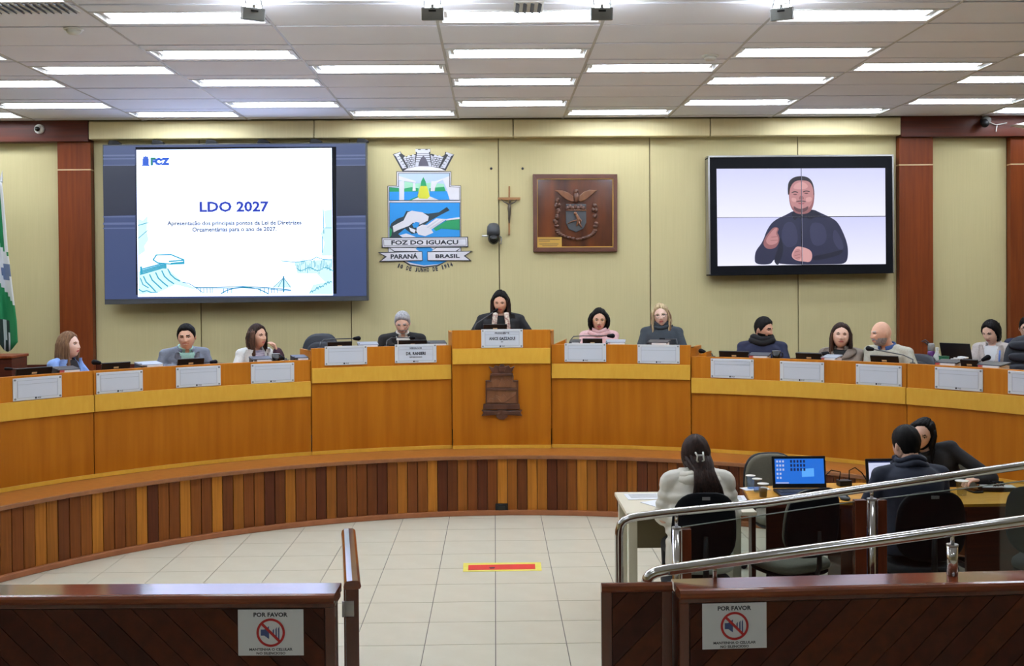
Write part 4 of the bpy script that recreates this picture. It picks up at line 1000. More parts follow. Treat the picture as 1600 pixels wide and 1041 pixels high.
# ---- floor tape
q = [at_z(x, y, 0.0) for x, y in ((724, 880.5), (845, 879.5), (846.5, 892.5), (723.5, 894))]
t = thing('floor_tape', 'yellow floor tape rectangle with a red bar on the cream tiles', 'floor marking', (q[0]+q[2])/2)
M_ty = mat('tape_yellow', (222, 206, 62), 0.5, noise=0.2, nscale=(6, 30, 6), c2=(226, 214, 120)); M_tr = mat('tape_red', (206, 52, 46), 0.45)
part(t, 'yellow_tape', MB().add([v + Vector((0, 0, 0.001)) for v in q] + [v + Vector((0, 0, 0.003)) for v in q], [(3,2,1,0), (4,5,6,7), (0,1,5,4), (1,2,6,5), (2,3,7,6), (3,0,4,7)]), M_ty)
r = [at_z(x, y, 0.003) for x, y in ((732, 883.5), (836, 881.8), (836.5, 889.5), (731.5, 891.3))]
part(t, 'red_tape', MB().add([v for v in r] + [v + Vector((0, 0, 0.002)) for v in r], [(3,2,1,0), (4,5,6,7), (0,1,5,4), (1,2,6,5), (2,3,7,6), (3,0,4,7)]), M_tr)
part(t, 'scuff_mark', MB().poly(I4, [(a.x, a.y) for a in [at_z(x, y, 0) for x, y in ((764, 888), (774, 887.4), (772, 889.4), (766, 889.6))]], 0.005, 0.0056), M_ink)

# ================================================================== chairs
def pad(mb, w, h, t, curv=0.0, e=3.4, c=(0,0,0), R=None, n=28, mi=0, taper=0.0):
    rings = [(0.02, -t/2), (0.55, -t/2), (0.88, -t*0.46), (0.98, -t*0.28), (1.0, 0), (0.98, t*0.28), (0.88, t*0.46), (0.55, t/2), (0.02, t/2)]
    c = Vector(c); vs = []
    for s, y in rings:
        for j in range(n):
            a = 2*PI*j/n; ca, sa = math.cos(a), math.sin(a)
            x = w/2*math.copysign(abs(ca)**(2/e), ca)*s; z = h/2*math.copysign(abs(sa)**(2/e), sa)*s
            x *= 1 - taper*(z/(h/2))
            v = Vector((x, y - curv*(2*x/w)**2, z)); v = R @ v if R is not None else v
            vs.append(v + c)
    k = len(rings)
    fs = [(i*n+j, i*n+(j+1)%n, (i+1)*n+(j+1)%n, (i+1)*n+j) for i in range(k-1) for j in range(n)]
    fs += [tuple(range(n))[::-1], tuple((k-1)*n+j for j in range(n))]
    return mb.add(vs, fs, mi)
Rx = lambda a: Matrix.Rotation(a, 3, 'X')
def chair_base(root, zs, m, r=0.29):
    obj('gas_column', MB().cyl((0, 0, 0.12), (0, 0, zs), 0.026, n=12), m, root, smooth=True)
    obj('column_sleeve', MB().cyl((0, 0, 0.08), (0, 0, 0.22), 0.036, n=12), M_black, root, smooth=True)
    for k in range(5):
        a = 2*PI*k/5 + 0.3; d = Vector((math.cos(a), math.sin(a), 0))
        lg = obj('base_arm', MB().tube([d*0.02 + Vector((0, 0, 0.11)), d*r*0.6 + Vector((0, 0, 0.095)), d*r + Vector((0, 0, 0.07))], [0.026, 0.022, 0.016], 8), M_black, root, smooth=True)
        n_ = Vector((-d.y, d.x, 0)); c = d*r + Vector((0, 0, 0.03)); mb = MB()
        mb.cyl(c - n_*0.024, c - n_*0.006, 0.03, n=12); mb.cyl(c + n_*0.006, c + n_*0.024, 0.03, n=12)
        obj('castor', mb, M_blackm, lg, kind='stuff')
def task_chair(label, cat_group=None, fab=None, shell=None, top=0.97, bw=0.42, bh=0.45, tagged=True, zs=0.46):
    fab = fab or M_olive; shell = shell or M_black
    root = thing('office_chair', label, 'chair', group=cat_group)
    obj('seat', pad(MB(), 0.46, 0.45, 0.075, 0, 3.6, (0, -0.02, zs-0.03), Rx(PI/2)), fab, root, smooth=True)
    obj('seat_shell', pad(MB(), 0.44, 0.43, 0.03, 0, 3.6, (0, -0.02, zs-0.075), Rx(PI/2)), shell, root, smooth=True)
    zc = top - bh/2
    obj('backrest', pad(MB(), bw, bh, 0.05, 0.04, 3.0, (0, 0.225, zc), Rx(-0.1), taper=0.06), fab, root, smooth=True)
    bs = obj('back_shell', pad(MB(), bw+0.016, bh+0.016, 0.028, 0.045, 3.0, (0, 0.255, zc), Rx(-0.1), taper=0.06), shell, root, smooth=True)
    obj('back_bar', MB().tube([(0, 0.05, zs-0.085), (0, 0.24, zs-0.08), (0, 0.275, zs), (0, 0.275, zc-0.05)], [0.022, 0.022, 0.022, 0.016], 8, flat=0.5), M_black, root, smooth=True)
    if tagged: obj('asset_label', MB().box((0.0, 0.292, top-0.03), (0.05, 0.004, 0.02), Rx(-0.1)), M_grey, bs)
    obj('mechanism', MB().box((0, 0, zs-0.105), (0.16, 0.2, 0.05)), M_black, root, bevel=0.01)
    chair_base(root, zs-0.1, M_steel)
    return root
def exec_chair(label, top=1.12, bw=0.5, bh=0.62, ribs=0, zs=0.47, group=None, arms=True):
    root = thing('executive_chair', label, 'chair', group=group)
    obj('seat', pad(MB(), 0.52, 0.5, 0.11, 0, 3.4, (0, -0.02, zs-0.05), Rx(PI/2)), M_leath, root, smooth=True)
    zc = top - bh/2
    bk = obj('backrest', pad(MB(), bw, bh, 0.09, 0.05, 3.2, (0, 0.25, zc), Rx(-0.12), taper=0.05), M_leath, root, smooth=True)
    if ribs:
        for i in range(ribs):
            z = zc + bh*0.42 - (i+0.5)*bh*0.8/ribs
            obj('cushion_rib', pad(MB(), bw*0.8, bh*0.72/ribs, 0.05, 0.03, 3.0, (0, 0.2 - (zc-z)*0.12, z), Rx(-0.12)), M_leath, bk, smooth=True)
    else:
        obj('back_cushion', pad(MB(), bw*0.74, bh*0.7, 0.05, 0.03, 2.8, (0, 0.205, zc), Rx(-0.12)), M_leath, bk, smooth=True)
    for s in ((-1, 1) if arms else ()):
        a = obj('armrest', MB().tube([(s*0.27, 0.16, zs-0.06), (s*0.29, 0.12, zs+0.1), (s*0.29, 0.05, zs+0.2), (s*0.285, -0.16, zs+0.19), (s*0.27, -0.18, zs-0.04)], [0.018]*5, 8), M_black, root, smooth=True)
        obj('arm_pad', pad(MB(), 0.055, 0.24, 0.03, 0, 3, (s*0.288, -0.05, zs+0.215), Rx(PI/2)), M_leath, a, smooth=True)
    obj('mechanism', MB().box((0, 0, zs-0.13), (0.18, 0.22, 0.05)), M_black, root, bevel=0.01)
    chair_base(root, zs-0.12, M_steel)
    return root
def put(root, x, y, z, rz): root.location = (x, y, z+0.002); root.rotation_euler = (0, 0, rz); return root
# chairs of the lower table (backs to the photographer)
def at_back(px, Y): return at_y(px, 800, Y).x
c = task_chair('black office chair under the woman in the white puffer coat', shell=M_blackm, fab=M_fabbk, top=0.975, bw=0.40, zs=0.36); put(c, at_back(1101, 6.62), 6.86, 0, PI)
c2 = task_chair('empty black-backed office chair with grey seat before the blue laptop', shell=M_blackm, top=0.965, bw=0.43); put(c2, 1.97, 6.99, 0, PI+0.42)
c3 = task_chair('black office chair under the man in the navy jacket', shell=M_blackm, fab=M_fabbk, top=0.965, bw=0.43, zs=0.455); put(c3, at_back(1458, 6.64), 6.87, 0, PI-0.04)
c4 = task_chair('black office chair cut by the right edge of the photo', shell=M_blackm, fab=M_fabbk, top=0.97, bw=0.44); put(c4, 3.66, 6.86, 0, PI-0.75)
c5 = task_chair('olive office chair behind the table, left of the blue laptop', shell=M_black, top=0.895, bw=0.46, bh=0.46, tagged=False); put(c5, 2.27, 8.35, 0, 0.1)
c6_ = task_chair('olive office chair of the smiling woman in black', shell=M_black, top=0.94, bw=0.44, bh=0.46, tagged=False, zs=0.40); put(c6_, 3.57, 8.2, 0, -0.28)

# ================================================================== tables and what lies on them
ZT = 0.74
wd = thing('white_desk', 'small cream desk in front of the woman in the puffer coat', 'desk', (1.33, 7.48, 0))
part(wd, 'top', MB().span((0.885, 7.12, ZT-0.028), (1.775, 7.85, ZT)), M_cream, bevel=0.004)
for x0, x1 in ((0.905, 0.965), (1.62, 1.68)):
    part(wd, 'leg', MB().span((x0, 7.18, 0.0), (x1, 7.24, ZT-0.028)), M_cream, bevel=0.004)
    part(wd, 'leg', MB().span((x0, 7.74, 0.0), (x1, 7.80, ZT-0.028)), M_cream, bevel=0.004)
part(wd, 'modesty_panel', MB().span((0.965, 7.68, 0.36), (1.62, 7.7, ZT-0.028)), M_taupe)
part(wd, 'side_panel', MB().span((1.64, 7.24, 0.0), (1.66, 7.74, ZT-0.028)), M_cream)
wt = thing('meeting_table', 'angled wooden table with dark base carrying the two laptops', 'table', (3.0, 7.7, 0))
tp = [(1.80, 7.43), (2.54, 7.33), (3.24, 7.23), (4.28, 7.26), (4.2, 7.5), (4.07, 7.88), (3.93, 7.98), (3.86, 7.84), (3.2, 7.84), (3.1, 8.03), (2.5, 8.05), (1.87, 7.92)]
part(wt, 'top', MB().poly(I4, tp, ZT-0.008, ZT+0.012), M_desk)
part(wt, 'edge_band', MB().poly(I4, [(x + (0.006 if x > 3 else -0.006), y + (0.006 if y > 7.7 else -0.006)) for x, y in tp], ZT-0.034, ZT-0.008), M_mahogd)
def slab(name, a, b, z0, z1, m, th=0.03): 
    d = (Vector((*b, 0)) - Vector((*a, 0))).normalized(); n_ = Vector((-d.y, d.x, 0))*th
    part(wt, name, MB().poly(I4, [a, b, (b[0]+n_.x, b[1]+n_.y), (a[0]+n_.x, a[1]+n_.y)], z0, z1), m, bevel=0.003)
slab('front_apron', (2.0, 7.75), (3.3, 7.62), 0.28, ZT-0.034, M_mahogd); slab('front_apron', (3.32, 7.36), (4.15, 7.40), 0.1, ZT-0.034, M_mahogd)
slab('side_panel', (1.86, 7.5), (1.93, 7.88), 0.0, ZT-0.034, M_mahogd); slab('inner_leg', (2.44, 7.40), (2.54, 7.40), 0.0, ZT-0.034, M_partf, 0.3)
dr_ = [part(wt, 'drawer_pedestal', MB().span((2.2, 7.42, 0.38), (2.42, 7.72, ZT-0.036)), M_mahogd, bevel=0.003)]
for z in (0.45, 0.58): 
    d = sub(dr_[0], 'drawer_handle', MB().tube([(2.27, 7.415, z), (2.28, 7.40, z-0.012), (2.34, 7.40, z-0.012), (2.35, 7.415, z)], 0.004, 6), M_steel)
part(wt, 'leg', MB().tube([at_y(1545, 835, 7.4), at_y(1536, 905, 7.4), Vector((at_y(1532, 905, 7.4).x, 7.4, 0))], 0.025, 10), M_black, smooth=True)
ZT2 = ZT + 0.0135; ZTS = ZT + 0.0015
def laptop(label, c, rz, W, D, Hh, tilt, screen, icons):
    t = thing('laptop', label, 'laptop', c, rz)
    obj('keyboard_deck', MB().box((0, -D/2, 0.009), (W, D, 0.018)), M_black, t, bevel=0.004)
    mb = MB()
    for i in range(5):
        for j in range(13): mb.box((-W*0.42 + j*W*0.07, -D*0.28 - i*0.02, 0.0195), (W*0.058, 0.015, 0.003))
    obj('keys', mb, M_dgrey, t, kind='stuff')
    obj('touchpad', MB().box((0, -D*0.8, 0.0185), (W*0.3, D*0.22, 0.002)), M_dgrey, t)
    G = frame((0, 0.0, 0.02), (1, 0, 0), (0, math.sin(tilt), math.cos(tilt)))
    lid = obj('lid', MB().poly(G, rect(-W/2, W/2, 0.0, Hh), -0.012, 0.0), M_black, t, bevel=0.003)
    obj('display', MB().poly(G, rect(-W/2+0.02, W/2-0.014, 0.032, Hh-0.02), 0.0, 0.001), screen, lid)
    icons(lid, G, W, Hh)
    return t
M_scb = emit('desktop_blue', (36, 116, 226), 0.9); M_scw = emit('document_white', (214, 218, 246), 0.95); M_ic = emit('icon_white', (190, 200, 240), 0.9); M_icd = emit('icon_dark', (24, 40, 96), 0.7); M_win = emit('wallpaper_glow', (92, 170, 250), 1.0)
def ic_blue(lid, G, W, Hh):
    mb = MB(); md = MB()
    for r in range(5):
        for q in range(3 if r < 3 else 2): mb.poly(G, rect(-W*0.42+q*0.022, -W*0.42+q*0.022+0.013, Hh*0.80-r*0.03, Hh*0.80-r*0.03+0.015), 0.001, 0.0016)
    for r in range(3):
        for q in range(5): md.poly(G, rect(-W*0.16+q*0.024, -W*0.16+q*0.024+0.014, Hh*0.79-r*0.03, Hh*0.79-r*0.03+0.02), 0.001, 0.0016)
    obj('desktop_icons', mb, M_ic, lid, kind='stuff'); obj('desktop_icons', md, M_icd, lid, kind='stuff')
    obj('wallpaper_window', MB().poly(G, [(0.02, 0.08), (0.11, 0.085), (0.11, 0.145), (0.02, 0.14)], 0.0009, 0.0013), M_win, lid)
    obj('task_bar', MB().poly(G, rect(-W/2+0.024, -W*0.2, 0.034, 0.042), 0.001, 0.0016), M_ic, lid)
def ic_white(lid, G, W, Hh):
    mb = MB().poly(G, rect(-W/2+0.02, W/2-0.014, Hh-0.03, Hh-0.02), 0.001, 0.0016); obj('title_bar', mb, M_icd, lid)
    mb = MB()
    for k in range(8): mb.poly(G, rect(-W*0.34, W*(0.1+0.2*((k*7) % 3)/3), Hh*0.78-k*0.016, Hh*0.78-k*0.016+0.003), 0.001, 0.0014)
    obj('text_lines', mb, M_ic, lid, kind='stuff')
a, b = at_y(1207, 770, 7.78), at_y(1290, 768, 7.78)
laptop('black laptop showing a blue desktop on the wooden table', ((a.x+b.x)/2+0.0, 7.76, ZT2), -0.03, b.x-a.x, 0.25, 0.235, 0.16, M_scb, ic_blue)
a = at_y(1352, 770, 7.66)
laptop('laptop with white document screen in front of the man in navy', (a.x+0.185, 7.64, ZT2), 0.03, 0.36, 0.24, 0.23, 0.14, M_scw, ic_white)
def on(px, py, z): return at_z(px, py, z)
def sheet(label, p, w, d, rz, printed=0, name='paper_sheet'):
    t = thing(name, label, 'paper', p, rz)
    obj('page', MB().box((0, 0, 0.001), (w, d, 0.002)), M_paper, t)
    if printed:
        mb = MB()
        for k in range(printed): mb.box((-w*0.05, d*0.36-k*d*0.72/printed, 0.0022), (w*0.7, d*0.25/printed, 0.0006))
        obj('printed_lines', mb, M_grey, t, kind='stuff')
    return t
sheet('white form lying at the left edge of the cream desk', on(1004, 774, ZTS) + Vector((0.02, -0.05, 0)), 0.30, 0.21, 0.05, 6)
sheet('white page half under the puffer coat sleeve on the cream desk', on(1022, 788, ZTS) + Vector((0.06, 0, 0)), 0.2, 0.26, 0.5, 0)
sheet('leaflet with small picture at the right edge of the cream desk', on(1152, 778, ZTS) + Vector((-0.02, -0.03, 0)), 0.15, 0.22, -0.1, 4)
sheet('white napkin under the water cups on the wooden table', on(1180, 764, ZT2), 0.2, 0.12, 0.2, 0, 'napkin')
def cup(label, p, h, r0, r1, m, liquid=None, lv=0.6, name='plastic_cup', base=True):
    t = thing(name, label, 'cup', p)
    obj('cup_wall', MB().lathe([(r0*0.2, 0.0), (r0, 0.001), (r0, 0.002), (r1, h), (r1+0.004, h), (r1+0.004, h-0.004)], n=20), m, t, smooth=True)
    obj('rim', MB().lathe([(r1+0.0005, h-0.004), (r1+0.005, h-0.002), (r1+0.005, h+0.001), (r1+0.0005, h+0.002)], n=20), M_whitep, t, smooth=True)
    if liquid: obj('drink', MB().lathe([(0.0, 0.004), (r0-0.002, 0.004), (r0+(r1-r0)*lv-0.002, h*lv), (0.0, h*lv)], n=20), liquid, t, smooth=True)
    return t
M_coffee = mat('black_coffee', (20, 12, 10), 0.1); M_water = glassy('blue_water_cup', (150, 186, 220), 0.86, 0.06)
cup('clear cup of black coffee beside the blue laptop', on(1192.5, 777, ZT2), 0.098, 0.026, 0.036, M_clear, M_coffee, 0.62)
cup('bluish water cup with white rim, nearer of the pair', on(1183, 769, ZT2) + Vector((0.0, 0.0, 0.003)), 0.095, 0.024, 0.032, M_water)
cup('bluish water cup with white rim, behind its twin', on(1177, 764, ZT2) + Vector((-0.02, 0.0, 0.003)), 0.098, 0.024, 0.032, M_water)
cup('empty translucent plastic cup beside the phone on the wooden table', on(1503, 774, ZT2), 0.105, 0.03, 0.043, M_clear)
t = thing('mobile_phone', 'black mobile phone lying between the clear cup and white device', 'phone', on(1521, 768, ZT2), 0.15)
obj('phone_body', MB().box((0, 0, 0.006), (0.075, 0.14, 0.011)), M_black, t, bevel=0.004); obj('phone_screen', MB().box((0, 0, 0.0122), (0.066, 0.128, 0.0012)), M_blackg, t)
p = on(1561, 768, ZT2); t = thing('charger_box', 'black box with white top and tangled cable on the wooden table', 'device', p, -0.12)
obj('box_body', MB().box((0, 0.03, 0.016), (0.25, 0.11, 0.03)), M_black, t, bevel=0.006); obj('white_top', MB().box((0, 0.032, 0.0325), (0.235, 0.095, 0.004)), M_paper, t, bevel=0.002)
mb = MB(); rn = random.Random(5)
for k in range(4): mb.tube([Vector((-0.06+0.11*rn.random(), 0.03+rn.uniform(-0.04, 0.04), 0.037+0.03*math.sin(PI*i/6))) for i in range(7)], 0.0035, 6)
obj('tangled_cable', mb, M_blackm, t, smooth=True, kind='stuff')
p = on(1320, 781, ZT2); t = thing('computer_mouse', 'dark computer mouse between the two laptops', 'mouse', p, 0.2)
obj('mouse_body', MB().ell((0, 0, 0.012), (0.032, 0.055, 0.022), 16, 8), M_dgrey, t, smooth=True); obj('scroll_wheel', MB().cyl((-0.004, -0.03, 0.031), (0.004, -0.03, 0.031), 0.006, n=10), M_black, t)
p = on(1319, 759, ZT2); t = thing('power_adapter', 'black power adapter block with cables between the laptops', 'adapter', p, 0.1)
obj('adapter_block', MB().box((0, 0, 0.022), (0.1, 0.07, 0.044)), M_black, t, bevel=0.006)
obj('cable', MB().tube([Vector(v) for v in ((-0.04, 0, 0.04), (-0.02, 0.02, 0.1), (-0.09, 0.03, 0.115), (-0.15, 0.03, 0.06), (-0.2, 0.0, 0.008))], 0.0045, 6), M_blackm, t, smooth=True)
obj('cable', MB().tube([Vector(v) for v in ((0.04, 0, 0.04), (0.05, 0.02, 0.11), (0.1, 0.03, 0.13), (0.15, 0.02, 0.09), (0.19, 0.0, 0.02))], 0.0045, 6), M_blackm, t, smooth=True)
p = on(1130, 780, ZT); t = thing('pump_bottle', 'white pump bottle of hand gel behind the puffer coat', 'bottle', Vector((p.x, 7.72, ZTS)))
obj('bottle_body', MB().lathe([(0.0, 0), (0.03, 0.0), (0.032, 0.01), (0.032, 0.1), (0.014, 0.125), (0.014, 0.14), (0.0, 0.14)], n=18), M_clear, t, smooth=True)
obj('gel', MB().lathe([(0.0, 0.003), (0.029, 0.003), (0.029, 0.08), (0.0, 0.08)], n=18), M_whitep, t, smooth=True)
pm_ = obj('pump_head', MB().cyl((0, 0, 0.14), (0, 0, 0.175), 0.011, n=12), M_whitep, t, smooth=True); obj('nozzle', MB().tube([(0, 0, 0.178), (0.02, 0, 0.18), (0.036, 0, 0.172)], 0.006, 8), M_whitep, pm_, smooth=True)
# ================================================================== people
def remesh(mb, vox, smooth=3, fac=0.5):
    me = bpy.data.meshes.new('tmp'); me.from_pydata([tuple(v) for v in mb.v], [], mb.f); me.update()
    o = bpy.data.objects.new('tmp', me); COL.objects.link(o)
    m = o.modifiers.new('r', 'REMESH'); m.mode = 'VOXEL'; m.voxel_size = vox; m.use_smooth_shade = True
    if smooth:
        s = o.modifiers.new('s', 'SMOOTH'); s.iterations = smooth; s.factor = fac
    dg = bpy.context.evaluated_depsgraph_get(); e = o.evaluated_get(dg); r = e.to_mesh()
    n = len(r.vertices); co = np.empty(n*3); r.vertices.foreach_get('co', co); co = co.reshape(-1, 3)
    fs = [tuple(p.vertices) for p in r.polygons]
    e.to_mesh_clear(); bpy.data.objects.remove(o); bpy.data.meshes.remove(me)
    return co, fs
def skinmat(name, rgb):
    m = mat(name, rgb, 0.5, noise=0.06, nscale=(40, 40, 40)); m.node_tree.nodes['Principled BSDF'].inputs['Subsurface Weight'].default_value = 0.0
    return m
M_lip = mat('lips', (170, 92, 88), 0.45); M_liplite = mat('lips_rose', (178, 84, 92), 0.4)
M_eyew = mat('eye_white', (186, 180, 174), 0.25); M_iris = mat('eye_iris', (44, 30, 24), 0.2); M_lash = mat('lash_line', (36, 26, 24), 0.7); M_tooth = mat('teeth', (226, 222, 214), 0.3)
def hairmat(name, rgb, c2): return mat(name, rgb, 0.6, spec=0.14, noise=0.5, nscale=(70, 70, 9), c2=c2, bump=0.3)
H_black = hairmat('hair_black', (20, 17, 18), (10, 9, 10)); H_dbrown = hairmat('hair_dark_brown', (54, 36, 30), (32, 22, 20)); H_brown = hairmat('hair_brown', (92, 64, 48), (60, 40, 32))
H_lbrown = hairmat('hair_light_brown', (128, 98, 72), (92, 66, 50)); H_blond = hairmat('hair_blond', (196, 178, 140), (134, 112, 86)); H_grey = hairmat('hair_grey', (172, 172, 176), (126, 126, 132))

NR, NS = 58, 68
def head_pts(fem=0.0, wide=1.0):
    t = np.linspace(0.02, PI-0.02, NR)[:, None]; s = np.linspace(0, 2*PI, NS, endpoint=False)[None, :]
    ph = s - 0.42*np.sin(s)
    dx = np.sin(t)*np.sin(ph); dy = -np.sin(t)*np.cos(ph); dz = np.cos(t)*np.ones_like(ph)
    zz = dz.copy(); low = np.clip(-zz, 0, 1); fr = np.clip(dy*-1, 0, 1)
    z = 0.118*dz
    full = np.sqrt(np.clip(1-low**4.2, 0, 1))/np.sqrt(np.clip(1-low**2, 1e-4, 1))
    x = 0.0765*wide*dx*(1 + (full-1)*0.75)*(1-(0.34+0.06*fem)*low**1.5)
    y = 0.098*dy*np.where(dy < 0, 1 + (full-1)*0.62, 1.0)
    y = np.where(dy > 0, y*(1-0.42*low**1.1), y) + 0.006*np.clip(zz, 0, 1)
    ff = np.clip((-dy-0.15)/0.4, 0, 1)
    g = lambda x0, z0, sx, sz: np.exp(-((np.abs(x)-x0)/sx)**2 - ((z-z0)/sz)**2)
    d = np.zeros_like(x)
    zn = z
    prof = np.where(zn > -0.026, np.clip((0.026-zn)/0.052, 0, 1)**0.9, np.clip(1-(-0.026-zn)/0.013, 0, 1))
    d -= 0.021*np.exp(-(x/0.0105)**2)*prof*(1-0.18*fem)
    d -= 0.009*g(0.013, -0.027, 0.008, 0.009)
    d += 0.0105*g(0.031, 0.008, 0.017, 0.012)
    d -= (0.006-0.003*fem)*g(0.028, 0.028, 0.026, 0.008)
    d -= 0.006*np.exp(-(x/0.021)**2)*(np.exp(-((z+0.051)/0.006)**2)+1.1*np.exp(-((z+0.062)/0.007)**2))
    d += 0.004*np.exp(-(x/0.02)**2-((z+0.0565)/0.0022)**2)
    d -= 0.008*np.exp(-(x/0.022)**2-((z+0.098)/0.016)**2)
    d += 0.003*np.exp(-(x/0.03)**2-((z+0.078)/0.007)**2)
    d -= 0.004*g(0.04, -0.02, 0.018, 0.02)
    y = y + d*ff
    return np.stack([x, y, z], -1), ph
_F = [(i*NS+j, (i+1)*NS+j, (i+1)*NS+(j+1) % NS, i*NS+(j+1) % NS) for i in range(NR-1) for j in range(NS)]
def hairline(kind):
    if kind == 'short':  return [0, 28, 48, 62, 78, 92, 104, 125, 180], [.076, .070, .056, .026, -.02, .012, .0, -.05, -.066]
    if kind == 'recede': return [0, 25, 45, 62, 78, 92, 104, 125, 180], [.078, .078, .064, .03, -.02, .012, .0, -.05, -.066]
    if kind == 'fringe': return [0, 60, 80, 92, 105, 125, 180], [.2, .2, .012, .03, .028, .02, .0]
    return [0, 25, 45, 60, 72, 84, 180], [.086, .077, .062, .032, -.03, -.11, -.13]
def cap_mb(HP, ph, kind, th, part_x=0.0, seed=0):
    deg = np.abs((np.degrees(ph)+180) % 360 - 180)*np.ones((NR, 1))
    xs, ys = hairline(kind)
    hl = np.interp(deg, xs, ys); z = HP[..., 2]
    k = np.clip((z-hl)/0.016, -1, 1)
    rn = np.random.RandomState(seed)
    wav = 0.0014*np.sin(ph*9+z*70+rn.rand()*6) + 0.0012*np.sin(ph*23-z*110)
    nrm = HP/np.array([0.0765**2, 0.098**2, 0.118**2]); nrm /= np.linalg.norm(nrm, axis=-1, keepdims=True)
    thv = th*(0.22 + 0.78*np.clip((z+0.005)/0.085, 0, 1)) if kind in ('short', 'recede') else th
    off = np.where(k > 0, thv*np.clip(k, 0, 1)**0.5 + wav*np.clip(k, 0, 1) + 0.0015, -0.012)
    off = np.where((k <= 0) & (k > -0.35), -0.004, off)
    if part_x is not None: off = off - np.where(k > 0, 0.006*np.exp(-((HP[..., 0]-part_x)/0.006)**2)*np.clip(z/0.05, 0, 1)*1.0, 0)
    P = HP + nrm*off[..., None]
    mb = MB(); mb.add(P.reshape(-1, 3), _F); return mb
def hand_mb(w, d, n, curl, L=0.18, thumb=1):
    """w wrist, d pointing direction, n palm normal (fingers curl towards n)"""
    w = Vector(w); d = Vector(d).normalized(); n = (Vector(n) - d*Vector(n).dot(d)).normalized(); s = d.cross(n)*thumb
    k = L/0.18; mb = MB()
    for q, r in ((-0.028, 0.013), (-0.010, 0.0145), (0.010, 0.0145), (0.027, 0.0135)):
        mb.cap(w + s*q*0.7*k, 0.015*k, w + d*0.085*k + s*q*k, r*k, 8, flat=0.9)
    for q, ln, i in ((0.029, 0.072, 0), (0.010, 0.082, 1), (-0.010, 0.076, 2), (-0.028, 0.058, 3)):
        b = w + d*0.085*k + s*q*k; dd = d.copy(); r = 0.0098*k
        for j, f in enumerate((0.45, 0.32, 0.23)):
            a = curl*(0.55, 0.9, 0.6)[j] + 0.03*i
            dd = (dd*math.cos(a) + n*math.sin(a)).normalized() if True else dd
            nn = (n - dd*n.dot(dd)).normalized(); n2 = nn
            e = b + dd*ln*f*k + s*0.002*q*0; mb.cap(b, r, e, r*0.92, 7); b = e; r *= 0.93
    b = w + d*0.025*k + s*0.024*k + n*0.004; t1 = b + (d*0.55 + s*0.7 + n*0.25).normalized()*0.042*k
    t2 = t1 + (d*0.85 + s*0.25 + n*0.45).normalized()*0.03*k; t3 = t2 + (d*0.9 + n*0.5 - s*0.1*curl).normalized()*0.024*k
    mb.cap(b, 0.015*k, t1, 0.0125*k, 8); mb.cap(t1, 0.012*k, t2, 0.0105*k, 8); mb.cap(t2, 0.0105*k, t3, 0.0085*k, 8)
    return mb
def loft(mb, rings, n=22, mi=0):
    """rings: (centre, right, fwd, rx, ry)"""
    vs = []
    for c, r, f, rx, ry in rings:
        for j in range(n):
            a = 2*PI*j/n; ca, sa = math.cos(a), math.sin(a)
            vs.append(c + r*(math.copysign(abs(ca)**0.86, ca)*rx) + f*(math.copysign(abs(sa)**0.86, sa)*ry))
    k = len(rings)
    fs = [(i*n+j, i*n+(j+1) % n, (i+1)*n+(j+1) % n, (i+1)*n+j) for i in range(k-1) for j in range(n)]
    fs += [tuple(range(n))[::-1], tuple((k-1)*n+j for j in range(n))]
    return mb.add(vs, fs, mi)

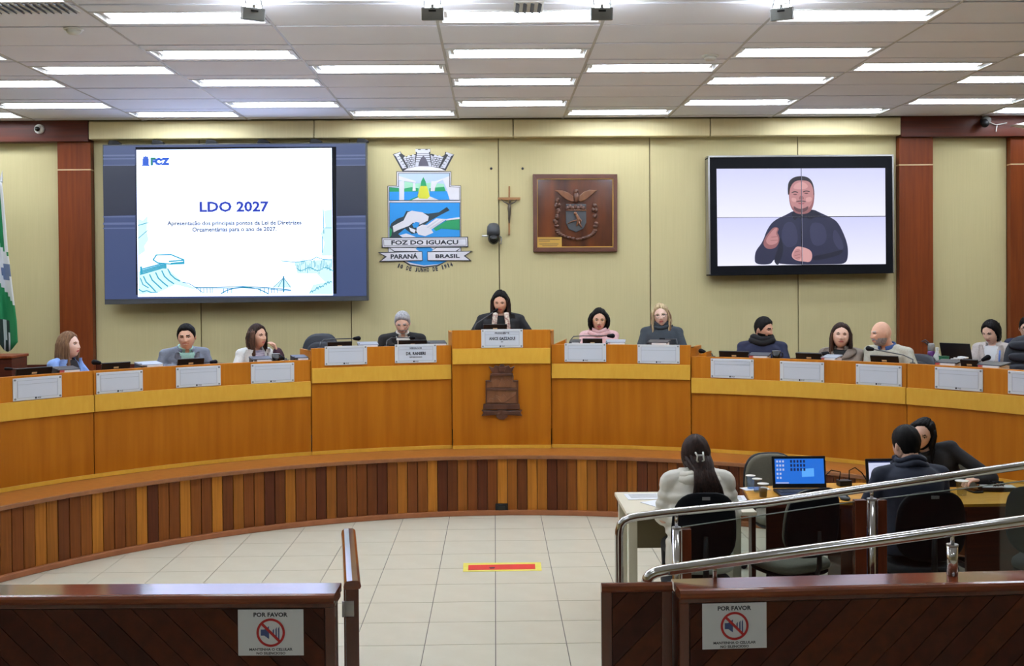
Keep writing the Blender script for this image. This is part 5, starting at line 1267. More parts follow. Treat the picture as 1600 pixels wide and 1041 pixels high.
def person(label, headpx, Y=None, r=None, zfl=ZD, body=0.0, face=0.0, hpitch=0.0, hroll=0.0, lean=0.1, side=0.0, fem=0, skin=None, hair=None, hstyle='short',
           top=None, style='blazer', shirt=None, trousers=None, hands=None, elbows=None, curl=0.7, hfwd=0.035, build=1.0, extras=(), long=0.36, size=1.0, part_x=0.02, seed=1, lapel=None, vdepth=0.30, brow=None, lips=None, beard=None, smile=False, palm=None, hair2=None, facew=1.0):
    """headpx: photo pixel of the middle of the head; body, face: compass bearing in the room (0 = towards the photographer, + = towards the right of the photo)"""
    hc_w = at_r(headpx[0], headpx[1], r) if r else at_y(headpx[0], headpx[1], Y)
    R3 = Matrix.Rotation(body, 3, 'Z')
    rel = face - body
    # --- skeleton in the person's own frame: faces -Y
    spine = (Matrix.Rotation(lean, 3, 'X') @ Matrix.Rotation(side, 3, 'Y') @ Vector((0, 0, 1))).normalized()
    rt = (Vector((1, 0, 0)) - spine*spine.x).normalized(); fw = rt.cross(spine) * 1.0
    fw = -fw if fw.y > 0 else fw
    sw = (0.188 if not fem else 0.166)*build
    S_ = size
    pel = Vector((0, 0, 0))
    T = 0.50*S_
    neck = pel + spine*T
    hdir = (spine*0.75 + Vector((0, 0, 0.45))).normalized()
    HM = Matrix.Rotation(rel, 3, 'Z') @ Matrix.Rotation(hroll, 3, 'Y') @ Matrix.Rotation(hpitch, 3, 'X')
    hc = neck + hdir*0.116*S_ + Vector((math.sin(rel)*0.5, -math.cos(rel), 0))*hfwd
    # place so that the head lands where the photo shows it
    org = hc_w - R3 @ hc
    Hp = org.z - zfl                                 # pelvis height over the floor
    root = thing('person', label, 'person', (org.x, org.y, zfl), body)
    up_ = Vector((0, 0, Hp))
    A = lambda v: Vector(v) + up_
    pel, neck, hc = A(pel), A(neck), A(hc)
    sk = skin or skinmat('skin_fair', (214, 166, 140))
    # joints
    sh = [neck - spine*(0.062 + 0.07*max(0, build-1.0))*S_ + rt*(s*sw) for s in (-1, 1)]
    if elbows is None: elbows = [(-0.27, -0.16, 0.19), (0.27, -0.16, 0.19)]
    if hands is None: hands = [(-0.12, -0.32, 0.24), (0.12, -0.32, 0.24)]
    el = [A(Vector(e)*S_) for e in elbows]; ha = [A(Vector(h)*S_) for h in hands]
    wr = [h + (e-h).normalized()*0.07 for e, h in zip(el, ha)]
    bw_ = build
    # --- body (skin): one surface
    mb = MB()
    def torso(mb, g, ztop=1.0):
        a = [(0.0, .165, .125), (0.12, .15, .112), (0.26, .152, .112), (0.36, .172, .118), (0.415, .17, .105), (0.45, .135, .09), (0.48, .092, .075), (0.505, .066, .066)]
        if fem: a = [(0.0, .17, .125), (0.12, .14, .105), (0.26, .14, .112), (0.35, .152, .125), (0.415, .15, .1), (0.45, .12, .085), (0.48, .08, .068), (0.505, .056, .056)]
        loft(mb, [(pel + spine*(h*S_), rt, fw, (x*bw_)+g, (y*bw_)+g) for h, x, y in a if h <= ztop])
    torso(mb, -0.012)
    mb.cap(neck - spine*0.05, 0.058*S_, hc + HM @ Vector((0, 0.03, -0.05)), 0.05*S_ if fem else 0.057*S_, 14)
    for i in (0, 1):
        mb.cap(sh[i], 0.045*S_, el[i], 0.036*S_, 10); mb.cap(el[i], 0.037*S_, wr[i], 0.026*S_, 10)
    kn = []
    for s in (-1, 1):
        hip = pel + Vector((s*0.09, -0.02, -0.02)); k_ = Vector((s*0.13, -0.42, max(Hp-0.06, 0.40))); an = Vector((s*0.13, -0.40, 0.09))
        mb.cap(hip, 0.085*S_, k_, 0.062*S_, 12); mb.cap(k_, 0.06*S_, an, 0.042*S_, 12); mb.cap(an + Vector((0, 0.03, -0.035)), 0.042, an + Vector((0, -0.14, -0.05)), 0.034, 10, flat=0.8)
    bv, bf = remesh(mb, 0.0125, 3)
    M_tr = trousers or mat('dark_trousers', (36, 36, 42), 0.8)
    M_in = shirt or mat('shirt_white', (214, 216, 220), 0.8)
    body_mb = MB(); body_mb.add(bv, bf)
    mi = []
    bc = np.array([bv[list(f)].mean(0) for f in bf])
    pz = np.array([pel.x, pel.y, pel.z])
    for c in bc:
        cv = Vector(c)
        h = (cv-pel).dot(spine)
        if h < 0.06 and cv.z < Hp + 0.1 and min((cv-ha[0]).length, (cv-ha[1]).length) > 0.16: mi.append(1)
        else: mi.append(0)
    body_mb.m = mi
    for i, s in ((0, -1), (1, 1)):
        d = (ha[i]-el[i]).normalized(); pn = Vector((0, 0, -1)) if palm is None or palm[i] is None else Vector(palm[i])
        hv, hf = remesh(hand_mb(wr[i] + d*0.005, d, pn, curl, 0.178*S_*(0.94 if fem else 1.0), thumb=(-s)), 0.0048, 1)
        body_mb.add(hv, hf)
    # --- head
    HP, ph = head_pts(fem, facew); HS = S_*1.02
    if smile:
        pass
    X, Yy, Z = HP[..., 0], HP[..., 1], HP[..., 2]
    toL = lambda P: [hc + HM @ (Vector(p)*HS) for p in P.reshape(-1, 3)]
    hm = []
    fxy = HP.reshape(-1, 3)
    for f in _F:
        c = fxy[list(f)].mean(0); x, y, z = abs(c[0]), c[1], c[2]; m_ = 0
        if y < -0.03:
            if x < (0.026 if not smile else 0.031) and abs(z + 0.056 - (0.25*x if smile else 0)) < (0.0085 if fem else 0.006)*(1-(x/0.033)**2): m_ = 2
            if smile and x < 0.018 and abs(z + 0.057 - 0.25*x) < 0.0028: m_ = 5
            if 0.012 < x < 0.046 and abs(z - (0.0285 - 0.10*abs(x-0.03))) < (0.0036 if fem else 0.0052): m_ = 3
            if abs(x-0.031) < 0.0165 and abs(z - (0.0155 - 18*(x-0.031)**2)) < 0.0032: m_ = 4
        if beard and y < 0.02 and z < -0.032:
            jaw = z < -0.052 - 0.0 or (x < 0.034 and -0.051 < z < -0.037)
            side_ = z < (-0.03 if x > 0.05 else -0.074)
            if (x < 0.034 and -0.05 < z < -0.036) or side_ or (x > 0.03 and z < -0.045): m_ = 6 if m_ not in (2,) else 2
        hm.append(m_)
    hb = MB(); hb.add(toL(HP), _F); hb.m = hm
    o_ = len(body_mb.v); body_mb.join(hb)
    for s in (-1, 1):                                 # ears
        e = MB().ell((0, 0, 0), (0.007, 0.017, 0.031), 10, 8, Matrix.Rotation(s*0.3, 3, 'Z') @ Matrix.Rotation(-0.15, 3, 'X'))
        e.join(MB().ell((s*0.004, -0.003, -0.004), (0.006, 0.010, 0.019), 8, 6))
        e.v = [tuple(hc + HM @ ((Vector(v) + Vector((s*0.077*facew, 0.012, -0.004)))*HS)) for v in e.v]; body_mb.join(e)
    browm = brow or hair or H_dbrown
    bo = obj('body', body_mb, [sk, M_tr, lips or M_lip, browm, M_lash, M_tooth, beard or browm], root, smooth=True)
    for s in (-1, 1):
        e = MB().ell((0, 0, 0), (0.0118, 0.0118, 0.0118), 12, 8); e.m = [0]*len(e.f)
        ctr = Vector((s*0.031, -0.0696, 0.008))
        e2 = MB().ell((0, -0.0066, -0.0005), (0.0074, 0.0062, 0.0074), 10, 6)
        e.join(e2, 1); e.v = [tuple(hc + HM @ ((Vector(v) + ctr)*HS)) for v in e.v]
        obj('eye', e, [M_eyew, M_iris], bo, smooth=True)
    # --- hair
    if hstyle != 'none':
        th = {'short': 0.017, 'recede': 0.018, 'fringe': 0.003}.get(hstyle, 0.016)
        cm = cap_mb(HP, ph, hstyle if hstyle in ('short', 'recede', 'fringe') else 'long', th, part_x if hstyle in ('long', 'bob') else None, seed)
        cm.v = [tuple(hc + HM @ (Vector(v)*HS)) for v in cm.v]
        rn = random.Random(seed)
        if hstyle in ('long', 'bob'):
            n = 76 if hstyle == 'long' else 70
            for k in range(n):
                a = math.radians(68 + (360-136)*((k + rn.random()*0.7)/n)); rr = rn.uniform(0.96, 1.12)
                inner = Vector((math.sin(a)*0.083*rr, -math.cos(a)*0.098*rr, 0))
                pts = []; Ls = long*rn.uniform(0.86, 1.0)
                back = max(0.0, -math.cos(a)*-1)
                for i in range(8):
                    u = i/7.0; z = 0.075 - u*(0.075 + Ls); hz = max(0.0, 1-((max(z, 0.0))/0.115)**2)**0.5
                    bulge = 1.0 + 0.10*math.sin(min(1, u*1.3)*PI)
                    if hstyle == 'bob': bulge = 1.06 + 0.14*math.sin(min(1, u)*PI)*(1 if u < 0.8 else 0.7) - 0.22*max(0, u-0.75)
                    p = Vector((inner.x*hz*bulge, inner.y*hz*bulge, z))
                    if z < -0.10:
                        dn = (-0.10 - z)
                        p.y += dn*(0.10 if a > math.radians(110) and a < math.radians(250) else -0.12); p.x *= 1 + 0.5*dn
                    p += Vector((rn.uniform(-1, 1), rn.uniform(-1, 1), 0))*0.0035
                    w = max(0.0, min(1.0, (-0.02 - z)/0.1))
                    ph_ = HM @ (p*HS); pv = Matrix.Rotation(rel, 3, 'Z') @ (p*HS)
                    pts.append(hc + ph_.lerp(pv + (HM @ Vector((0, 0.0, -0.05)) - Matrix.Rotation(rel, 3, 'Z') @ Vector((0, 0, -0.05)))*0.6, w))
                cm.tube(pts, [0.013, 0.016, 0.017, 0.017, 0.016, 0.014, 0.011, 0.004], 6, 1 if (hair2 and rn.random() < 0.55) else 0, flat=0.75)
        if hstyle == 'ponytail':
            b0 = HM @ Vector((0, 0.105, 0.035))*HS
            for k in range(26):
                j = Vector((rn.uniform(-.028, .028), rn.uniform(-.02, .02), 0)); ln = long*rn.uniform(0.8, 1)
                pts = [hc + b0*0.9 + j*0.3, hc + b0*1.12 + j*0.6 + Vector((0, 0.0, 0.006)), hc + b0*1.2 + j + Vector((0, 0.01, -0.07)), hc + b0*1.15 + j*1.2 + Vector((0, 0.01, -0.07-ln*0.5)), hc + b0*1.05 + j*0.8 + Vector((0.01, 0.01, -0.07-ln))]
                cm.tube(pts, [0.012, 0.015, 0.016, 0.014, 0.004], 6)
        if hstyle == 'halfup':
            b0 = HM @ Vector((0.0, 0.10, 0.02))*HS
            for k in range(60):
                a = math.radians(95 + 170*((k+rn.random())/60)); ln = long*rn.uniform(0.75, 1)
                st = HM @ (Vector((math.sin(a)*0.08, -math.cos(a)*0.10, rn.uniform(-0.06, 0.02)))*HS)
                mid = b0*1.12 + HM @ (Vector((math.sin(a)*0.055, 0.05, -0.11))*HS)
                end = mid + Vector((math.sin(a)*0.04 + rn.uniform(-.02, .03) - 0.02, 0.06, -ln*0.7))
                cm.tube([hc + st, hc + st.lerp(mid, 0.5)*1.05, hc + mid, hc + mid.lerp(end, 0.5) + Vector((0, 0.045, 0)), hc + end], [0.012, 0.016, 0.016, 0.014, 0.004], 6)
        ho = obj('hair', cm, [hair, hair2 or hair], root, smooth=True)
    # --- clothing: one inflated surface, split into jacket and shirt front
    g = 0.018 if style != 'puffer' else 0.05
    mb = MB(); torso(mb, g, 0.49)
    for i in (0, 1): mb.cap(neck - spine*0.035*S_ + rt*(0.045*(-1, 1)[i]), 0.05*S_ + (0.03 if style == 'puffer' else 0), sh[i], 0.058*S_ + (0.03 if style == 'puffer' else 0), 12)
    for i in (0, 1):
        if style == 'puffer':
            for q0, q1, ra, rb in ((sh[i], el[i], 0.085, 0.078), (el[i], wr[i], 0.078, 0.056)):
                for u in range(4):
                    c = q0.lerp(q1, (u+0.5)/4); mb.ell(c, ((ra+(rb-ra)*u/4),)*2 + ((q1-q0).length/4*0.78,), 12, 8, (q1-q0).to_track_quat('Z', 'Y').to_matrix())
        else:
            mb.cap(sh[i] - rt*(0.014*(-1, 1)[i]), 0.055*S_*min(bw_,1.1), el[i], 0.05*S_, 14); mb.cap(el[i], 0.053*S_, wr[i] + (el[i]-wr[i]).normalized()*0.0, 0.040*S_, 12)
    if style == 'puffer':
        for h in np.arange(-0.1, 0.42, 0.075):
            mb_r = 0.16 + 0.02*math.sin(h*9); loft(mb, [(pel + spine*(h+d), rt, fw, 0.225*f_, 0.185*f_) for d, f_ in ((-0.035, 0.86), (-0.015, 0.98), (0.015, 0.98), (0.035, 0.86))])
        mb.tube([neck - spine*0.03 + (rt*math.cos(a)*0.105 + fw*math.sin(a)*0.09) for a in np.linspace(0, 2*PI, 15)], 0.04, 8)
    loft(mb, [(pel + spine*h, rt, fw, x, y) for h, x, y in ((-0.09, .175*bw_+g, .135+g), (0.02, .17*bw_+g, .128+g))])
    cv, cf = remesh(mb, 0.0115, 4 if style != 'puffer' else 2)
    ms = [np.array(list(rt)), np.array(list(fw)), np.array(list(spine))]; p0 = np.array(list(pel))
    cc = np.array([cv[list(f)].mean(0) for f in cf]) - p0
    cx_, cf_, ch_ = cc @ ms[0], cc @ ms[1], cc @ ms[2]
    vhalf = np.where(ch_ > 0.49 - vdepth, 0.012 + 0.062*np.clip((ch_ - (0.49-vdepth))/vdepth, 0, 1)**0.9, -1)
    V = (np.abs(cx_) < vhalf*S_) & (cf_ > 0.02) if style in ('blazer', 'coat', 'scarf') else np.zeros(len(cc), bool)
    def submesh(sel, shrink=0.0):
        idx = {}; fs = []
        for f, k in zip(cf, sel):
            if k: fs.append(tuple(idx.setdefault(v, len(idx)) for v in f))
        vs = np.empty((len(idx), 3)); 
        for v, i in idx.items(): vs[i] = cv[v]
        m = MB(); m.add(vs, fs); return m
    jo = obj('jacket' if style in ('blazer', 'coat', 'scarf', 'puffer') else 'sweater', submesh(~V), top, root, smooth=True)
    if V.any(): obj('shirt', submesh(V), M_in, root, smooth=True)
    fd = lambda h: (0.112 + 0.012*math.sin(max(0, min(1, h/0.45))*PI))*bw_ + g
    lp = lapel or top
    if style in ('blazer', 'coat', 'scarf'):
        wl = {'blazer': 0.045, 'coat': 0.075, 'scarf': 0.05}[style]
        for s in (-1, 1):
            P = []
            for i in range(7):
                u = i/6; h = (0.495 - u*(vdepth-0.01))*S_; x0 = (0.072*(1-u)**0.9 + 0.012)*S_; w = wl*(0.55 + 0.9*math.sin(PI*min(1, 0.12+u*0.85))) if u < 0.98 else 0.01
                y = fd(h)*math.sqrt(max(0.05, 1-(x0/0.2)**2))*(0.80 if u < 0.2 else (0.95 if u < 0.4 else 1.0)) + 0.008; y2 = fd(h)*math.sqrt(max(0.05, 1-((x0+w)/0.2)**2))*(0.80 if u < 0.2 else 0.98) + 0.006
                c = pel + spine*h
                P.append([c + rt*s*x0 + fw*(y-0.012), c + rt*s*x0 + fw*(y+0.004), c + rt*s*(x0+w*0.6) + fw*(y2+0.01), c + rt*s*(x0+w) + fw*(y2-0.004), c + rt*s*(x0+w*0.5) + fw*(y2-0.014)])
            obj('lapel', MB().grid(P, wrap=True), lp, jo, smooth=True)
    if style in ('blazer', 'coat', 'sweater', 'polo'):
        P = []
        a0 = {'blazer': 0.62, 'coat': 0.5, 'sweater': 0.0, 'polo': 0.3}[style]; cm_ = top if style in ('sweater',) else (lapel or top)
        hh = {'blazer': 0.045, 'coat': 0.06, 'sweater': 0.03, 'polo': 0.05}[style]
        K = 22
        for i in range(K+1):
            a = PI/2 + a0 + (2*PI-2*a0)*i/K
            d = rt*math.cos(a)*0.078 + fw*math.sin(a)*0.074; c = neck - spine*0.02 + d
            o2 = d.normalized()*0.012
            P.append([c - o2*0.2 - spine*0.02, c - o2*0.6 + spine*hh*0.7, c + o2*0.6 + spine*hh*0.62, c + o2*1.5 - spine*0.022])
        obj('collar', MB().grid(P, wrap=True), M_in if style == 'polo' else cm_, jo, smooth=True)
    if style in ('blazer',) and shirt is not None:
        P = []
        for i in range(15):
            a = PI/2 + 0.28 + (2*PI-0.56)*i/14; d = rt*math.cos(a)*0.066 + fw*math.sin(a)*0.063; c = neck - spine*0.012 + d; o2 = d.normalized()*0.009
            P.append([c - spine*0.02, c + spine*0.035, c + o2 + spine*0.03, c + o2*1.4 - spine*0.02])
        obj('shirt_collar', MB().grid(P, wrap=True), shirt, root, smooth=True)
    P_ = dict(root=root, hc=hc, HM=HM, HS=HS, neck=neck, spine=spine, rt=rt, fw=fw, pel=pel, fd=fd, sh=sh, el=el, ha=ha, wr=wr, rel=rel, jo=jo, HP=HP, body=bo)
    for e in extras: e(P_)
    return P_
# --- accessories
def glasses(m):
    def f(P):
        mb = MB(); T_ = lambda v: P['hc'] + P['HM'] @ (Vector(v)*P['HS'])
        for s in (-1, 1):
            mb.tube([T_((s*0.033 + 0.0225*math.cos(a), -0.094 + 0.006*abs(math.cos(a))*(1 if math.cos(a)*s > 0 else 0), 0.004 + 0.017*math.sin(a))) for a in np.linspace(0, 2*PI, 15)], 0.0017, 5)
            mb.tube([T_((s*0.055, -0.09, 0.01)), T_((s*0.074, -0.05, 0.012)), T_((s*0.08, 0.015, 0.008))], 0.0017, 5)
        mb.tube([T_((-0.011, -0.096, 0.008)), T_((0, -0.1, 0.011)), T_((0.011, -0.096, 0.008))], 0.0017, 5)
        obj('glasses', mb, m, P['root'], smooth=True)
    return f
def earrings(P):
    for s in (-1, 1):
        obj('earring', MB().ell(P['hc'] + P['HM'] @ (Vector((s*0.082, 0.008, -0.042))*P['HS']), (0.009, 0.009, 0.009), 10, 6), M_whitep, P['root'], smooth=True)
def hairclip(P):
    mb = MB(); c = P['hc'] + P['HM'] @ Vector((0.02, 0.125, 0.0)); 
    for dx in (-0.02, 0.02):
        mb.tube([c + P['HM'] @ Vector((dx*1.3, 0.006, 0.03)), c + P['HM'] @ Vector((dx, 0.028, 0.01)), c + P['HM'] @ Vector((dx*1.2, 0.026, -0.02)), c + P['HM'] @ Vector((dx*0.4, 0.01, -0.035))], 0.006, 6)
    mb.tube([c + P['HM'] @ Vector((-0.022, 0.022, 0.012)), c + P['HM'] @ Vector((0.022, 0.022, 0.012))], 0.006, 6)
    obj('hair_clip', mb, M_whitep, P['root'], smooth=True)
def scarf(m, wide=0.035, low=0.0, tails=True, name='scarf'):
    def f(P):
        mb = MB(); c = P['neck'] - P['spine']*low
        for q, dz, r in ((0.105, -0.005, wide), (0.095, 0.032, wide*0.85)):
            mb.tube([c + P['spine']*(dz + 0.012*math.sin(3*a)) + P['rt']*(math.cos(a)*q) + P['fw']*(math.sin(a)*q*0.88) for a in np.linspace(0, 2*PI, 19)], r, 8)
        o = obj(name, mb, m, P['root'], smooth=True)
    return f
def stole(m, m2=None):
    def f(P):
        for s in (-1, 1):
            path = []
            for i in range(9):
                u = i/8; h = 0.52 - 0.34*u; x = 0.06 + 0.012*math.sin(u*3) + 0.01*u
                path.append(P['pel'] + P['spine']*h + P['rt']*(s*x) + P['fw']*(P['fd'](h)*(0.62 if i == 0 else (0.86 if i == 1 else 1.0)) + 0.012))
            obj('stole_end', MB().tube(path, [0.028]*9, 8, flat=0.45, up=tuple(P['fw'])), m, P['root'], smooth=True)
    return f
def hood(m):
    def f(P):
        mb = MB(); c = P['neck'] - P['spine']*0.01 - P['fw']*0.02
        for q, dz, r in ((0.12, -0.025, 0.042), (0.112, 0.008, 0.032)):
            mb.tube([c + P['spine']*(dz + 0.012*math.sin(a*3)) + P['rt']*(math.cos(a)*q) + P['fw']*(math.sin(a)*q*0.85) for a in np.linspace(0.25*PI+0.5*PI-0.25*PI, 2.5*PI-0.0, 17)], r, 8)
        obj('hood', mb, m, P['root'], smooth=True)
    return f
def strap(m, s=1):
    def f(P):
        path = [P['pel'] + P['spine']*h + P['rt']*(s*(0.10 - 0.02*u)) + P['fw']*(P['fd'](h)*(0.9 if u == 0 else 1.0) + 0.004) for u, h in ((0, 0.45), (0.3, 0.36), (0.6, 0.26), (1, 0.14))]
        obj('lanyard', MB().tube(path, 0.009, 6, flat=0.4, up=tuple(P['fw'])), m, P['root'], smooth=True)
    return f
def cuff(m, i):
    def f(P):
        d = (P['ha'][i]-P['el'][i]).normalized()
        obj('fur_cuff', MB().cap(P['wr'][i] - d*0.055, 0.056, P['wr'][i] - d*0.005, 0.052, 14), m, P['root'], smooth=True)
    return f
S_fair, S_pale, S_tan, S_warm = skinmat('skin_fair', (222, 180, 158)), skinmat('skin_pale', (230, 194, 176)), skinmat('skin_tan', (198, 150, 124)), skinmat('skin_warm', (214, 166, 140))
cloth = lambda n, c, c2=None: mat(n, c, 0.85, noise=0.15, nscale=(60, 60, 60), c2=c2)
C_sky, C_grey, C_white, C_black = cloth('coat_light_blue', (132, 166, 226)), cloth('blazer_grey', (116, 124, 140)), cloth('coat_white', (226, 228, 226)), cloth('suit_black', (24, 24, 28))
C_pink, C_dark, C_navy, C_taupe, C_oat = cloth('jacket_pink', (224, 182, 184)), cloth('jacket_charcoal', (50, 58, 66)), cloth('jacket_navy', (26, 32, 62)), cloth('coat_taupe', (134, 122, 112)), cloth('sweater_oat', (176, 174, 160))
C_puff, C_nav2, C_beige, C_mint, C_ink, C_denim = mat('puffer_white', (222, 218, 206), 0.5, noise=0.06, nscale=(14, 14, 14), bump=0.5), cloth('jacket_ink_blue', (34, 40, 58)), cloth('blazer_pale', (200, 190, 186)), cloth('shirt_mint', (160, 206, 196)), cloth('top_black', (18, 18, 22)), cloth('jeans', (62, 92, 136))
C_stripe = mat('blouse_striped', (196, 190, 204), 0.8, noise=0.6, nscale=(8, 8, 90), c2=(110, 100, 124)); C_wine = cloth('fur_wine', (58, 26, 40)); C_leop = mat('scarf_print', (216, 208, 192), 0.8, noise=0.7, nscale=(40, 40, 40), c2=(120, 60, 60))
out = lambda px: -math.atan2(at_r(px, 540, 5.9).x - CX, at_r(px, 540, 5.9).y - CY)   # bearing towards the middle of the chamber

people = {}
people['blue'] = person('young woman in light blue coat with long straight hair in profile', (107.5, 540), r=5.95, body=out(108)+0.5, face=1.42, hpitch=-0.05, lean=0.06, fem=1, skin=S_pale, hair=H_lbrown, hstyle='long', long=0.40, top=C_sky, style='coat', shirt=C_ink, seed=3, lips=M_liplite)
people['grey'] = person('smiling man in grey blazer and mint shirt leaning on his desk', (291.5, 527), r=5.78, body=out(290)-0.02, face=0.12, hpitch=0.12, hroll=-0.05, lean=0.46, hfwd=0.06, skin=S_warm, hair=H_black, hstyle='recede', top=C_grey, style='blazer', shirt=C_mint, build=1.08, seed=4, elbows=[(-0.27, -0.20, 0.22), (0.27, -0.20, 0.2)], hands=[(-0.10, -0.36, 0.27), (0.16, -0.38, 0.24)], smile=True, facew=1.06)
people['white'] = person('woman in white coat with brown hair holding her hand to her mouth', (402, 526), r=5.85, body=out(400)+0.35, face=1.0, hpitch=0.0, lean=0.14, fem=1, skin=S_warm, hair=H_dbrown, hair2=H_brown, hstyle='long', long=0.24, top=C_white, style='coat', shirt=C_stripe, seed=5,
    elbows=[(-0.29, -0.10, 0.2), (0.24, -0.27, 0.23)], hands=[(-0.2, -0.36, 0.2), (0.135, -0.245, 0.51)], palm=[None, (-0.9, 0.5, 0.1)], curl=1.0, extras=(earrings, cuff(C_wine, 1)))
people['ranieri'] = person('grey-haired bearded man in black suit looking down at his papers', (629, 505), r=5.82, zfl=0.75, body=out(629), face=0.0, hpitch=0.42, lean=0.36, hfwd=0.06, skin=S_fair, hair=H_grey, hstyle='short', top=C_black, style='blazer', shirt=cloth('shirt_off_white', (214, 212, 206)), build=1.12, seed=6, beard=H_grey, brow=H_grey, elbows=[(-0.31, -0.14, 0.17), (0.31, -0.14, 0.17)], hands=[(-0.1, -0.36, 0.22), (0.12, -0.36, 0.22)], extras=(glasses(M_dgrey),))
people['president'] = person('woman with long black hair in black robe reading at the podium', (782, 472), r=5.85, zfl=0.95, body=0.0, face=-0.12, hpitch=0.32, lean=0.22, hfwd=0.05, fem=1, skin=S_warm, hair=H_black, hair2=H_dbrown, hstyle='long', long=0.34, top=C_black, style='coat', shirt=C_ink, build=1.3, seed=7, lips=M_liplite, elbows=[(-0.36, -0.12, 0.15), (0.38, -0.12, 0.15)], extras=(stole(C_leop),))
people['pink'] = person('woman with dark bob and glasses in pale pink jacket', (936, 500), r=5.9, zfl=0.75, body=out(936)+0.05, face=-0.05, hpitch=0.16, hroll=0.05, lean=0.08, fem=1, skin=S_warm, hair=H_black, hstyle='bob', long=0.115, top=C_pink, style='sweater', seed=8, elbows=[(-0.24, -0.16, 0.19), (0.2, -0.18, 0.19)], lips=M_liplite, extras=(glasses(M_brass), scarf(C_pink, 0.03, 0.03, name='ruffle_collar')))
people['blonde'] = person('blonde woman with glasses in charcoal jacket', (1033, 493), r=5.92, zfl=0.75, body=out(1033), face=-0.22, hpitch=0.08, hroll=-0.12, lean=0.06, fem=1, skin=S_pale, hair=H_blond, hair2=H_lbrown, hstyle='long', long=0.25, top=C_dark, style='sweater', shirt=C_dark, seed=9, build=1.1, elbows=[(-0.24, -0.18, 0.17), (0.29, -0.16, 0.16)], extras=(glasses(M_dgrey), scarf(C_dark, 0.024, 0.0, name='turtleneck')))
people['navy'] = person('bearded man with dark hair in navy jacket and black scarf', (1193, 515), r=5.9, body=out(1193)+0.25, face=0.72, hpitch=0.18, lean=0.10, skin=S_tan, hair=H_black, hstyle='short', top=C_navy, style='sweater', build=1.1, seed=10, beard=H_black, extras=(scarf(C_ink, 0.04, 0.0),))
people['taupe'] = person('woman with long dark hair in taupe buttoned coat', (1314, 525), r=5.88, body=out(1314)+0.1, face=-0.28, hpitch=-0.05, hroll=0.05, lean=0.06, fem=1, skin=S_fair, hair=H_dbrown, hair2=H_brown, hstyle='long', long=0.36, top=C_taupe, style='coat', shirt=C_ink, vdepth=0.12, build=1.04, seed=11, facew=1.1, elbows=[(-0.23, -0.16, 0.18), (0.15, -0.2, 0.18)])
people['bald'] = person('bald grey-bearded man in oat sweater with blue collar', (1377, 522), r=5.8, body=out(1377)-0.2, face=-1.45, hpitch=0.08, lean=0.34, hfwd=0.06, skin=S_warm, hair=H_grey, hstyle='none', brow=H_grey, beard=H_grey, top=C_oat, style='polo', shirt=cloth('collar_blue', (54, 80, 132)), build=1.12, seed=12, elbows=[(-0.19, -0.2, 0.22), (0.32, -0.18, 0.2)], hands=[(-0.06, -0.34, 0.24), (0.14, -0.34, 0.22)])
people['side'] = person('woman with dark ponytail typing at the far right side table', (1549, 519), Y=11.1, body=-0.75, face=-1.0, hpitch=0.4, lean=0.2, fem=1, skin=S_fair, hair=H_black, hstyle='ponytail', long=0.16, top=C_beige, style='blazer', shirt=None, seed=13, hands=[(-0.2, -0.46, 0.17), (0.0, -0.46, 0.17)], extras=(strap(cloth('lanyard_blue', (90, 120, 190))),))
people['edge'] = person('man with dark hair and glasses at the far right edge', (1605, 513), Y=12.05, body=-0.4, face=-0.45, hpitch=0.15, lean=0.1, skin=S_fair, hair=H_black, hstyle='short', top=C_navy, style='blazer', shirt=cloth('shirt_white', (214, 216, 220)), seed=14, extras=(glasses(M_black),))
people['puffer'] = person('woman in white puffer coat seen from behind with clipped dark hair', (1087, 711), Y=6.98, zfl=0.0, body=PI, face=PI+0.14, hpitch=0.06, lean=0.1, fem=1, skin=S_fair, hair=H_dbrown, hair2=H_brown, hstyle='halfup', long=0.30, top=C_puff, style='puffer', seed=15, trousers=C_ink, hands=[(-0.12, -0.30, 0.31), (0.12, -0.30, 0.31)], elbows=[(-0.225, -0.05, 0.2), (0.225, -0.05, 0.2)], extras=(hood(C_puff), hairclip))
people['ink'] = person('dark-haired man in ink blue jacket seen from behind at the laptop', (1416, 696), Y=7.0, zfl=0.0, body=PI+0.05, face=PI+0.25, hpitch=0.1, lean=0.16, skin=S_fair, hair=H_black, hstyle='short', top=C_nav2, style='sweater', build=1.12, seed=16, trousers=C_denim, hands=[(-0.14, -0.40, 0.25), (0.14, -0.40, 0.25)], extras=(scarf(C_nav2, 0.022, 0.0, name='jacket_collar'),))
people['smile'] = person('smiling woman with long black hair in black leaning towards the man', (1440, 679), Y=8.0, zfl=0.0, body=-0.35, face=-0.5, hpitch=0.12, hroll=0.38, lean=0.30, side=-0.42, fem=1, skin=S_fair, hair=H_black, hstyle='long', long=0.22, top=C_black, style='sweater', seed=17, smile=True, lips=M_liplite, build=1.0, hands=[(-0.28, -0.36, 0.24), (0.1, -0.34, 0.24)], elbows=[(-0.4, -0.2, 0.24), (0.25, -0.22, 0.24)])
